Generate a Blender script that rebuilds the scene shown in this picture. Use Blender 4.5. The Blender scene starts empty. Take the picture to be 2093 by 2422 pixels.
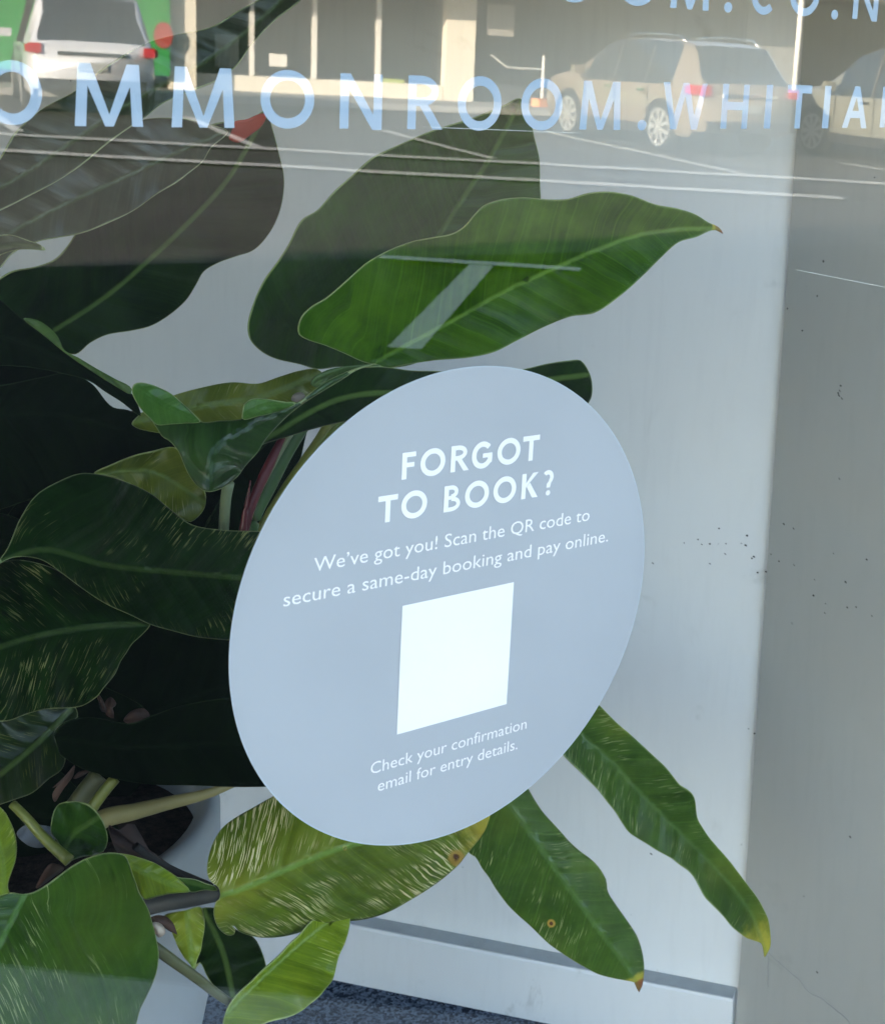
import bpy, bmesh, math, random
import numpy as np
from mathutils import Vector, Matrix
from mathutils.geometry import delaunay_2d_cdt
R = math.radians
random.seed(7)
S = bpy.context.scene
COL = S.collection

# ---------------------------------------------------------------- camera
f = 3574.14; PX = 1520.46; PY = 892.52; IW, IH = 2093.0, 2422.0
CR = Vector((0.746803, -0.66216747, 0.06180227)); CU = Vector((0.09764489, 0.20109672, 0.97469256)); CF = Vector((0.65783794, 0.72186865, -0.2148369))
OW = Vector((0, -0.7066055, 1.5))
cd = bpy.data.cameras.new('camera'); cam = bpy.data.objects.new('camera', cd); COL.objects.link(cam)
m = Matrix((CR, CU, -CF)).transposed().to_4x4(); m.translation = OW; cam.matrix_world = m
cd.sensor_fit = 'VERTICAL'; cd.sensor_height = 24.0; cd.lens = f / IH * 24.0
cd.shift_x = -(PX - IW / 2) / IH; cd.shift_y = (PY - IH / 2) / IH
cd.clip_start = 0.02; cd.clip_end = 2000
S.camera = cam
cd.dof.use_dof = True; cd.dof.focus_distance = 1.12; cd.dof.aperture_fstop = 18
# ---------------------------------------------------------------- light
SUN_EL, SUN_V = R(17), Vector((-0.95, 0.30, 0)).normalized()
sd = Vector((SUN_V.x * math.cos(SUN_EL), SUN_V.y * math.cos(SUN_EL), math.sin(SUN_EL)))
w = bpy.data.worlds.new('World'); S.world = w; w.use_nodes = True
nt = w.node_tree; bg = nt.nodes['Background']
sky = nt.nodes.new('ShaderNodeTexSky'); sky.sky_type = 'NISHITA'; sky.sun_disc = False
sky.sun_elevation = SUN_EL; sky.sun_rotation = math.atan2(sd.x, sd.y); sky.air_density = 1.0; sky.dust_density = 0.8; sky.ozone_density = 0.3
nt.links.new(sky.outputs[0], bg.inputs[0]); bg.inputs[1].default_value = 0.15
sl = bpy.data.lights.new('sun', 'SUN'); sl.energy = 5.0; sl.angle = R(0.5); sl.color = (1, 0.86, 0.68)
so = bpy.data.objects.new('sun', sl); COL.objects.link(so); so.rotation_euler = (-sd).to_track_quat('-Z', 'Y').to_euler()
S.view_settings.view_transform = 'Standard'; S.view_settings.look = 'None'; S.view_settings.exposure = 3.2; S.view_settings.gamma = 1
S.cycles.transparent_max_bounces = 24; S.cycles.max_bounces = 10

# ---------------------------------------------------------------- pixel -> world
def ray(x, y): return CR * ((x - PX) / f) - CU * ((y - PY) / f) + CF
def gl(x, y, Y=0.0):
    v = ray(x, y); return OW + v * ((Y - OW.y) / v.y)
def fl(x, y, z):
    v = ray(x, y); return OW + v * ((z - OW.z) / v.z)
def rf(x, y, z=0.0):                      # point of the street seen mirrored in the pane
    v = ray(x, y); v = Vector((v.x, -v.y, v.z)); o = Vector((OW.x, -OW.y, OW.z)); return o + v * ((z - 1.5) / v.z)
def rfd(x, y, Y):                         # same, at a given distance in front of the shop
    v = ray(x, y); v = Vector((v.x, -v.y, v.z)); o = Vector((OW.x, -OW.y, OW.z)); return o + v * ((Y - o.y) / v.y)
REG = {'n': (1, 0, 0), 'd': (1.16862, 0, 0), 'r1': (.5863, 0, 0), 'r2': (.588, 1040, 0), 'r3': (.4467, 0, 400), 'r4': (.67, 600, 400), 'r5': (.3908, 0, 1200),
       'r6': (.5025, 0, 1650), 'c1': (.6142, 500, 850), 'c2': (.4746, 450, 1800), 'c3': (.5265, 1150, 1600), 'z5': (.335, 500, 840), 'z6': (.335, 1000, 840),
       'z7': (.335, 500, 1440), 'z8': (.335, 1000, 1440)}
def cv(reg, x, y):
    s, a, b = REG[reg]; return (a + s * x, b + s * y)

# ---------------------------------------------------------------- helpers
def tag(o, label=None, cat=None, group=None, kind=None):
    if label: o['label'] = label
    if cat: o['category'] = cat
    if group: o['group'] = group
    if kind: o['kind'] = kind
    return o
def empty(name, loc, label, cat, group=None):
    o = bpy.data.objects.new(name, None); o.location = loc; o.empty_display_size = .1; COL.objects.link(o); tag(o, label, cat, group)
    bpy.context.view_layer.update(); return o
def mobj(name, verts, faces, mat, parent=None, smooth=False):
    me = bpy.data.meshes.new(name); me.from_pydata([tuple(v) for v in verts], [], faces); me.update()
    if smooth:
        for p in me.polygons: p.use_smooth = True
    if mat: me.materials.append(mat)
    o = bpy.data.objects.new(name, me); COL.objects.link(o)
    if parent: o.parent = parent; o.matrix_parent_inverse = Matrix.Translation(-parent.matrix_world.translation) if parent.rotation_euler[2] == 0 else parent.matrix_world.inverted()
    return o
class MB:
    def __init__(s): s.v = []; s.f = []
    def add(s, vs, fs):
        n = len(s.v); s.v += [Vector(v) for v in vs]; s.f += [tuple(i + n for i in q) for q in fs]; return s
    def box(s, a, b):
        x0, y0, z0 = a; x1, y1, z1 = b
        return s.add([(x0, y0, z0), (x1, y0, z0), (x1, y1, z0), (x0, y1, z0), (x0, y0, z1), (x1, y0, z1), (x1, y1, z1), (x0, y1, z1)],
                     [(0, 3, 2, 1), (4, 5, 6, 7), (0, 1, 5, 4), (1, 2, 6, 5), (2, 3, 7, 6), (3, 0, 4, 7)])
    def prism(s, poly, z0, z1):
        n = len(poly); vs = [(p[0], p[1], z0) for p in poly] + [(p[0], p[1], z1) for p in poly]
        return s.add(vs, [tuple(range(n))[::-1], tuple(range(n, 2 * n))] + [(i, (i + 1) % n, n + (i + 1) % n, n + i) for i in range(n)])
    def tube(s, pts, rad, n=12, cap=True):
        pts = [Vector(p) for p in pts]; rad = rad if isinstance(rad, (list, tuple)) else [rad] * len(pts); rings = []; up = Vector((0.13, 0.2, 1)).normalized()
        for i, p in enumerate(pts):
            t = (pts[min(i + 1, len(pts) - 1)] - pts[max(i - 1, 0)]).normalized()
            a = t.cross(up).normalized() if abs(t.dot(up)) < .98 else t.cross(Vector((1, 0, 0))).normalized(); b = t.cross(a)
            rings.append([p + (a * math.cos(k * 2 * math.pi / n) + b * math.sin(k * 2 * math.pi / n)) * rad[i] for k in range(n)])
        vs = [v for r_ in rings for v in r_]; fs = []
        for i in range(len(pts) - 1):
            for k in range(n): fs.append((i * n + k, i * n + (k + 1) % n, (i + 1) * n + (k + 1) % n, (i + 1) * n + k))
        if cap: fs += [tuple(range(n))[::-1], tuple(range(len(vs) - n, len(vs)))]
        return s.add(vs, fs)
    def lathe(s, c, prof, n=64):
        vs = [(c[0] + r_ * math.cos(k * 2 * math.pi / n), c[1] + r_ * math.sin(k * 2 * math.pi / n), z) for r_, z in prof for k in range(n)]
        return s.add(vs, [(i * n + k, i * n + (k + 1) % n, (i + 1) * n + (k + 1) % n, (i + 1) * n + k) for i in range(len(prof) - 1) for k in range(n)])
    def obj(s, name, mat, parent=None, smooth=False): return mobj(name, s.v, s.f, mat, parent, smooth)
def bevel(o, wd=.004, seg=2):
    b = o.modifiers.new('bevel', 'BEVEL'); b.width = wd; b.segments = seg; b.limit_method = 'ANGLE'; return o

# node helper
class NT:
    def __init__(s, name):
        s.m = bpy.data.materials.new(name); s.m.use_nodes = True; s.t = s.m.node_tree; s.b = s.t.nodes['Principled BSDF']; s.out = s.t.nodes['Material Output']
    def n(s, typ, **k):
        nd = s.t.nodes.new(typ)
        for a, v in k.items(): setattr(nd, a, v)
        return nd
    def set(s, sock, v):
        if isinstance(v, bpy.types.NodeSocket): s.t.links.new(v, sock)
        elif isinstance(v, (int, float)): sock.default_value = v
        else: sock.default_value = tuple(v) + ((1,) if len(v) == 3 and sock.type == 'RGBA' else ())
    def math(s, op, a, b=0.0, c=None, clamp=False):
        nd = s.n('ShaderNodeMath', operation=op, use_clamp=clamp); s.set(nd.inputs[0], a); s.set(nd.inputs[1], b)
        if c is not None: s.set(nd.inputs[2], c)
        return nd.outputs[0]
    def ramp(s, v, lo, hi, a=0.0, b=1.0):
        nd = s.n('ShaderNodeMapRange'); nd.clamp = True; nd.interpolation_type = 'SMOOTHSTEP'
        s.set(nd.inputs[0], v); s.set(nd.inputs[1], lo); s.set(nd.inputs[2], hi); s.set(nd.inputs[3], a); s.set(nd.inputs[4], b); return nd.outputs[0]
    def mix(s, fac, a, b):
        nd = s.n('ShaderNodeMix', data_type='RGBA'); s.set(nd.inputs[0], fac); s.set(nd.inputs[6], a); s.set(nd.inputs[7], b); return nd.outputs[2]
    def noise(s, vec, scale, det=3, rough=.5, dist=0):
        nd = s.n('ShaderNodeTexNoise'); nd.inputs['Scale'].default_value = scale; nd.inputs['Detail'].default_value = det; nd.inputs['Roughness'].default_value = rough; nd.inputs['Distortion'].default_value = dist
        if vec is not None: s.set(nd.inputs['Vector'], vec)
        return nd.outputs['Fac']
    def vec(s, x, y, z=0.0):
        nd = s.n('ShaderNodeCombineXYZ'); s.set(nd.inputs[0], x); s.set(nd.inputs[1], y); s.set(nd.inputs[2], z); return nd.outputs[0]
    def pos(s): return s.n('ShaderNodeNewGeometry').outputs['Position']
    def bump(s, h, st=.3, d=.001):
        nd = s.n('ShaderNodeBump'); nd.inputs['Strength'].default_value = st; nd.inputs['Distance'].default_value = d; s.set(nd.inputs['Height'], h); s.t.links.new(nd.outputs[0], s.b.inputs['Normal'])
    def p(s, **k):
        for a, v in k.items(): s.set(s.b.inputs[a.replace('_', ' ')], v)
        return s
def simple(name, col, rough=.5, metal=0, var=.12, sc=8, coat=0, spec=.5):
    t = NT(name); nz = t.noise(t.pos(), sc, 4, .6)
    t.p(Base_Color=t.mix(nz, [c * (1 - var) for c in col], [min(1, c * (1 + var)) for c in col]), Roughness=rough, Metallic=metal, Coat_Weight=coat, Specular_IOR_Level=spec)
    return t.m

# ---------------------------------------------------------------- materials of the setting
def m_wall(name, col, dirt=1.0, speck=True):
    t = NT(name); P = t.pos()
    mp = t.n('ShaderNodeMapping'); mp.inputs['Scale'].default_value = (1, 1, .12); t.set(mp.inputs[0], P)
    brush = t.noise(mp.outputs[0], 90, 3, .6); cl = t.noise(P, 3.2, 4, .6); c = t.mix(t.ramp(cl, .3, .75), [v * .955 for v in col], col)
    c = t.mix(t.math('MULTIPLY', t.ramp(brush, .45, .7), .16), c, [v * .80 for v in col])
    sm = t.noise(P, 9, 6, .7, .6); c = t.mix(t.math('MULTIPLY', t.ramp(sm, .60, .74), 0.22 * dirt), c, (.30, .28, .25))
    if speck:
        vo = t.n('ShaderNodeTexVoronoi'); vo.feature = 'F1'; vo.inputs['Scale'].default_value = 42; t.set(vo.inputs['Vector'], P)
        gate = t.ramp(t.noise(P, 4.5, 2, .5), .56, .62); wn = t.n('ShaderNodeSeparateColor'); t.t.links.new(vo.outputs['Color'], wn.inputs[0])
        rad = t.math('MULTIPLY', wn.outputs[0], .075); few = t.math('GREATER_THAN', wn.outputs[1], .55)
        sp = t.math('MULTIPLY', t.math('MULTIPLY', t.math('LESS_THAN', vo.outputs['Distance'], rad), gate), few)
        c = t.mix(t.math('MULTIPLY', sp, .85), c, (.04, .035, .03))
    t.p(Base_Color=c, Roughness=.55, Specular_IOR_Level=.35)
    h = t.math('ADD', t.math('MULTIPLY', brush, .5), t.math('MULTIPLY', t.noise(P, 25, 5, .6), 1.0)); t.bump(h, .25, .0012)
    return t.m
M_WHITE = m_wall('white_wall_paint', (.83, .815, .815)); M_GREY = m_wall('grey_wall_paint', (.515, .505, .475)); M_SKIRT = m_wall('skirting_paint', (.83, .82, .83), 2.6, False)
def m_carpet():
    t = NT('carpet'); P = t.pos(); v = t.n('ShaderNodeTexVoronoi'); v.inputs['Scale'].default_value = 260; t.set(v.inputs['Vector'], P)
    s_ = t.n('ShaderNodeSeparateColor'); t.t.links.new(v.outputs['Color'], s_.inputs[0]); nz = t.noise(P, 150, 3, .6)
    c = t.mix(t.ramp(t.math('ADD', t.math('MULTIPLY', s_.outputs[0], .6), t.math('MULTIPLY', nz, .6)), .35, .85), (.012, .02, .04), (.13, .17, .24))
    t.p(Base_Color=c, Roughness=.95, Specular_IOR_Level=.1); t.bump(t.math('ADD', v.outputs['Distance'], nz), 1.0, .004); return t.m
M_CARPET = m_carpet()
M_DARK = simple('dark_interior_paint', (.035, .036, .04), .8)
M_CEIL = simple('ceiling_paint', (.30, .30, .29), .8)
def m_asphalt(name, a, b, sc=60):
    t = NT(name); P = t.pos(); c = t.mix(t.ramp(t.noise(P, sc, 4, .7), .3, .7), a, b); c = t.mix(t.math('MULTIPLY', t.ramp(t.noise(P, .7, 4, .6), .4, .7), .35), c, [v * .6 for v in a])
    t.p(Base_Color=c, Roughness=.95, Specular_IOR_Level=.08); t.bump(t.noise(P, 180, 3, .7), .5, .004); return t.m
M_ROAD = m_asphalt('asphalt', (.055, .052, .048), (.095, .088, .080)); M_PAVE = m_asphalt('pavement_concrete', (.28, .28, .27), (.38, .37, .35), 25)
M_LINE = simple('road_marking_paint', (.46, .44, .40), .8, var=.25, sc=30)
M_STUCCO = simple('facade_plaster', (.45, .43, .40), .8); M_CREAM = simple('cream_paint', (.74, .69, .58), .6); M_FRAME = simple('white_joinery', (.75, .73, .68), .4)
M_BLACKGLASS = simple('shop_glass_dark', (.012, .014, .016), .12, spec=.6)
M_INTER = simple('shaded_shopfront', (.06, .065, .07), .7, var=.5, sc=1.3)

# ---------------------------------------------------------------- ground and road
def sheet(name, poly, z, mat): return tag(mobj(name, [(p[0], p[1], z) for p in poly], [tuple(range(len(poly)))], mat), kind='structure')
sheet('ground', [(-600, -600), (600, -600), (600, 600), (-600, 600)], -.02, M_ROAD)
b = MB().prism([(-1.35, -3.67), (1.98, -.2), (1.98, -.012), (-1.35, -.012)], -.02, .012); tag(b.obj('pavement', M_PAVE), kind='structure')
def stripe(p, q, wd, z=.004):
    p = Vector((p[0], p[1])); q = Vector((q[0], q[1])); t = (q - p).normalized(); n_ = Vector((-t.y, t.x)) * wd / 2
    return [(*(p + n_), z), (*(q + n_), z), (*(q - n_), z), (*(p - n_), z)]
M_ROAD_SHADE = m_asphalt('asphalt_shade_dark', (.006, .006, .006), (.013, .012, .012))  # asphalt with the shade before the shop put into its colour
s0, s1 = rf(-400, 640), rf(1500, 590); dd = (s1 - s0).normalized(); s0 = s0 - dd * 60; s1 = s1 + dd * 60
sheet('road_shade', [(s0.x, s0.y), (-60, -.01), (60, -.01), (s1.x, s1.y)], -.012, M_ROAD_SHADE)  # near-black sheet laid as far as the shade edge
mk = MB()
A0, A1 = rf(0, 316), rf(2093, 435); dA = (A1 - A0)
B0, B1 = rf(0, 355), rf(1992, 470); dB = (B1 - B0)
k = 0
def addst(p, q, wd):
    global k; k += 1; mk.add(stripe(p, q, wd, .004 + .001 * k), [(3, 2, 1, 0)])
addst(A0 - dA * .5, A1 + dA * .3, .34); addst(B0 - dB * .5, B1, .32)
for (a, b_) in [((440, 276), (610, 349)), ((903, 308), (1166, 376)), ((1287, 312), (1751, 412)), ((1990, 388), (2160, 412)), ((-60, 240), (47, 312))]: addst(rf(*a), rf(*b_), .14)
addst(rf(900, 610), rf(1373, 641), .15); addst(rf(1140, 632), rf(958, 830), .16)
tag(mk.obj('road_marking', M_LINE), kind='structure')

# ---------------------------------------------------------------- the shop we look into
GX0, GX1, GZ0, GZ1 = -1.3, 1.50, .14, 1.72  # window head set low, out of view, to dim the upper wall
Cb = fl(1735, 2491, .10); YC = Cb.y; Ct = gl(1881, 351, YC)
lean = (Ct.x - Cb.x) / (Ct.z - Cb.z); CX3 = lambda z: Cb.x + lean * (z - .1)
wl = fl(782, 2298, .10); wr = fl(1300, 2403, .10); wd_ = (wl - Cb); wd_.z = 0; wd_.normalize()
shop = empty('shop_building', (0, 0, 0), 'grey plastered shop building that holds the window pane', 'building')
b = MB()
b.box((-60, 0.0, 0), (GX0, .22, 8.5)); b.box((GX1, 0, 0), (24, .22, 8.5)); b.box((GX0, 0, GZ1), (GX1, .22, 8.5)); b.box((GX0, .0, 0), (GX1, .22, GZ0 - .04))
b.obj('wall', M_STUCCO, shop)
MB().box((-60, .23, 8.2), (24, 12, 8.5)).box((-60, 12, 0), (24, 12.2, 8.5)).box((-60.2, .23, 0), (-60, 12, 8.5)).box((24, .23, 0), (24.2, 12, 8.5)).obj('roof', M_STUCCO, shop)
fr = MB(); fr.box((GX0, .01, GZ0 - .04), (GX1, .12, GZ0 - .002)); fr.box((GX0, .03, GZ1 - .05), (GX1, .10, GZ1)); fr.box((GX0, .03, GZ0), (GX0 + .05, .10, GZ1 - .05)); fr.box((GX1 - .04, .03, GZ0), (GX1, .10, GZ1 - .05))
MB().box((-60, -1.3, 2.6), (24, -.003, 2.7)).obj('added_awning', M_STUCCO, shop)  # unseen awning added to keep sky light off the upper wall
# room
MB().box((-4, .22, 3.6), (3.2, 4.2, 3.68)).obj('ceiling', M_CEIL, shop)
MB().box((-4, 4.2, 0), (3.2, 4.3, 3.6)).box((-4.1, .22, 0), (-4, 4.2, 3.6)).box((3.2, .22, 0), (3.3, 4.2, 3.6)).obj('inner_wall', M_DARK, shop)
tag(MB().box((-4, .22, 0.02), (3.2, 4.2, .10)).box((GX0 , .121, .02), (GX1, .22, .10)).obj('floor', M_CARPET), kind='structure')
frame = empty('window_frame', (0, .06, GZ0), 'white timber frame around the big shop window', 'window frame'); bevel(fr.obj('frame', M_FRAME, frame))
# white wall, seen on the skew, with its skirting
T_ = 3.49
nrm = Vector((wd_.y, -wd_.x, 0)); nrm = nrm if nrm.dot(OW - Cb) > 0 else -nrm
def wallpt(s_, z, off=0):
    base = Vector((CX3(z), YC, z)); q = base + wd_ * s_ - nrm * off * -1; return q
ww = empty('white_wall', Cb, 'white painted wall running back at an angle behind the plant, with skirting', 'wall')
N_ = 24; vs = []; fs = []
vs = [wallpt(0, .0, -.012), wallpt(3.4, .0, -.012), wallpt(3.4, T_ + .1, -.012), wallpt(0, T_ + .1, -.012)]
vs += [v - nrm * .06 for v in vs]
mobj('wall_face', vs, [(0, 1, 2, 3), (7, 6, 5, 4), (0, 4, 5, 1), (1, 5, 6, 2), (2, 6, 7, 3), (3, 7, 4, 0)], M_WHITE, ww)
hs = .098
sk = [(.018, .10), (.018, .10 + hs - .004), (.016, .10 + hs), (-.0105, .10 + hs + .0005), (-.0105, .10)]
vs = [wallpt(s_, z, o_) for s_ in (0.004, 3.4) for o_, z in sk]; n = len(sk)
o = mobj('skirting', vs, [tuple(range(n)), tuple(range(n, 2 * n))[::-1]] + [(i, (i + 1) % n, n + (i + 1) % n, n + i) for i in range(n)], M_SKIRT, ww)
lp = [wallpt(s_, .10 + hs + .0012, o_) for s_, o_ in ((.005, -.011), (3.4, -.011), (3.4, .0155), (.005, .0155))]
mobj('dusty_ledge', lp, [(0, 1, 2, 3)], simple('dusty_paint', (.42, .44, .45), .8, var=.2, sc=40), ww)
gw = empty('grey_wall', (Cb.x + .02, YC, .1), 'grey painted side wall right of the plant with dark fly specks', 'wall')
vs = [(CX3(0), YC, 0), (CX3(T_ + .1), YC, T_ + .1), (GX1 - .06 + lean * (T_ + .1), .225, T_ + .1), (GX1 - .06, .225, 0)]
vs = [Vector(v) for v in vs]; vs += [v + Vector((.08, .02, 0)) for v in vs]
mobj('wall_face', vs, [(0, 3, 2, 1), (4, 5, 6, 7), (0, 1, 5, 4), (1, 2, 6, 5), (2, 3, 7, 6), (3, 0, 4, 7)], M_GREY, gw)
# cracks in the grey wall plaster
def wall_px(x, y):                       # point of the grey wall behind a pixel
    n_ = (vs[3] - vs[0]).cross(vs[1] - vs[0]).normalized(); v = ray(x, y); t = n_.dot(vs[0] - OW) / n_.dot(v); return OW + v * t - v.normalized() * .0008
cr = MB()
for path in ([(1790, 2225), (1835, 2270), (1870, 2300), (1905, 2340), (1945, 2365), (1990, 2400), (2030, 2440)], [(1815, 2260), (1818, 2300), (1816, 2345)]):
    pts = []
    for i in range(len(path) - 1):
        for q in range(4): pts.append((path[i][0] + (path[i + 1][0] - path[i][0]) * q / 4 + random.uniform(-2.5, 2.5), path[i][1] + (path[i + 1][1] - path[i][1]) * q / 4 + random.uniform(-2.5, 2.5)))
    cr.tube([wall_px(*q) for q in pts], [.0004 + .0004 * random.random() for _ in pts], 5)
cr.obj('plaster_crack', simple('crack_grey', (.36, .36, .35), .9), gw)

SPK = [(203,1527),(275,1533),(308,1531),(342,1531),(374,1530),(455,1537),(488,1583),(480,1590),(370,1572),(308,1612),(503,1648),(538,1645),(557,1573),(610,1450),(649,1468),(651,1617),(812,1570),(735,1677),(731,1742),(780,1775),(862,1687),(869,1791),(905,1789),(969,1825),(643,1856),(836,1265),(837,905),(842,885),(846,937),(835,925),(832,915),(436,187),(125,878),(75,1610),(117,700),(260,1513),(436,1529),(460,1497),(590,1602),(948,1595),(362,938),(623,50),(980,34),(685,660)]
SPK = [(1500 + .5791 * a, 400 + .5791 * b_) for a, b_ in SPK] + [(1770, 1724), (1784, 1735), (1492, 2164), (1554, 2296), (1932, 2300), (1445, 2330), (1360, 2270), (1010, 2260), (2010, 1980), (1900, 2120), (1610, 2045), (1540, 2020), (1700, 1250), (1950, 1450), (2040, 1700)]
def plane_pt(P0, n_, x, y, off):
    v = ray(x, y); t = n_.dot(P0 - OW) / n_.dot(v); return OW + v * t - v.normalized() * off
gn = (vs[3] - vs[0]).cross(vs[1] - vs[0]).normalized(); rs = random.Random(3); gb, wb_ = MB(), MB()
for x, y in SPK:
    onw = x < 1881 + (1749 - 1881) * (y - 351) / (2279 - 351); c = plane_pt(wallpt(0, 1, -.012) if onw else vs[0], nrm if onw else gn, x, y, .0004); big = rs.uniform(.0006, .0015); a_ = rs.uniform(0, 3)
    n_ = nrm if onw else gn; ax = n_.cross(Vector((0, 0, 1))).normalized(); az = ax.cross(n_)
    ring_ = [c + ax * math.cos(k_ * math.pi / 4) * big * 1.3 * (1 + .3 * math.sin(k_ + a_)) + az * math.sin(k_ * math.pi / 4 + a_ * .3) * big for k_ in range(8)]
    t_ = (OW - c).normalized() * .0005; (wb_ if onw else gb).add(ring_ + [c + t_], [(k_, (k_ + 1) % 8, 8) for k_ in range(8)])
M_SPK = simple('fly_speck_black', (.02, .017, .015), .6); gb.obj('fly_speck', M_SPK, gw); wb_.obj('fly_speck', M_SPK, ww)
# ---------------------------------------------------------------- glass pane
def m_glass():
    t = NT('window_glass'); t.t.nodes.remove(t.b)
    lw = t.n('ShaderNodeLayerWeight'); lw.inputs[0].default_value = .5      # facing = 1-|cos|
    p5 = t.math('POWER', lw.outputs['Facing'], 5.0); fac = t.math('ADD', .056, t.math('MULTIPLY', p5, .953))
    tr = t.n('ShaderNodeBsdfTransparent'); tr.inputs[0].default_value = (.985, .99, .988, 1); g = t.n('ShaderNodeBsdfGlossy'); g.inputs['Roughness'].default_value = 0.0; g.inputs['Color'].default_value = (1, 1, 1, 1)
    bmp = t.n('ShaderNodeBump'); bmp.inputs['Strength'].default_value = .1; bmp.inputs['Distance'].default_value = .0005
    t.set(bmp.inputs['Height'], t.noise(t.pos(), 5, 2, .4)); t.t.links.new(bmp.outputs[0], g.inputs['Normal'])
    mx = t.n('ShaderNodeMixShader'); t.set(mx.inputs[0], fac); t.t.links.new(tr.outputs[0], mx.inputs[1]); t.t.links.new(g.outputs[0], mx.inputs[2]); t.t.links.new(mx.outputs[0], t.out.inputs[0])
    return t.m
pane = empty('window_pane', (.5, .003, GZ0), 'clear shop window pane mirroring the sunlit street', 'window pane')
MB().box((GX0 + .01, 0.0, GZ0), (GX1 - .01, .006, GZ1 - .01)).obj('glass', m_glass(), pane)
M_SCR = simple('scratch_white', (.75, .75, .72), .5)
for a, b_, nm in (((1000, 300), (1375, 315), 0), ((1882, 638), (2120, 685), 0)):
    A, B = gl(*a, -.0006), gl(*b_, -.0006); pts = [A.lerp(B, i / 8) for i in range(9)]
    MB().tube(pts, [.00006] + [.00012] * 7 + [.00005], 5).obj('scratch', M_SCR, pane)

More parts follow.
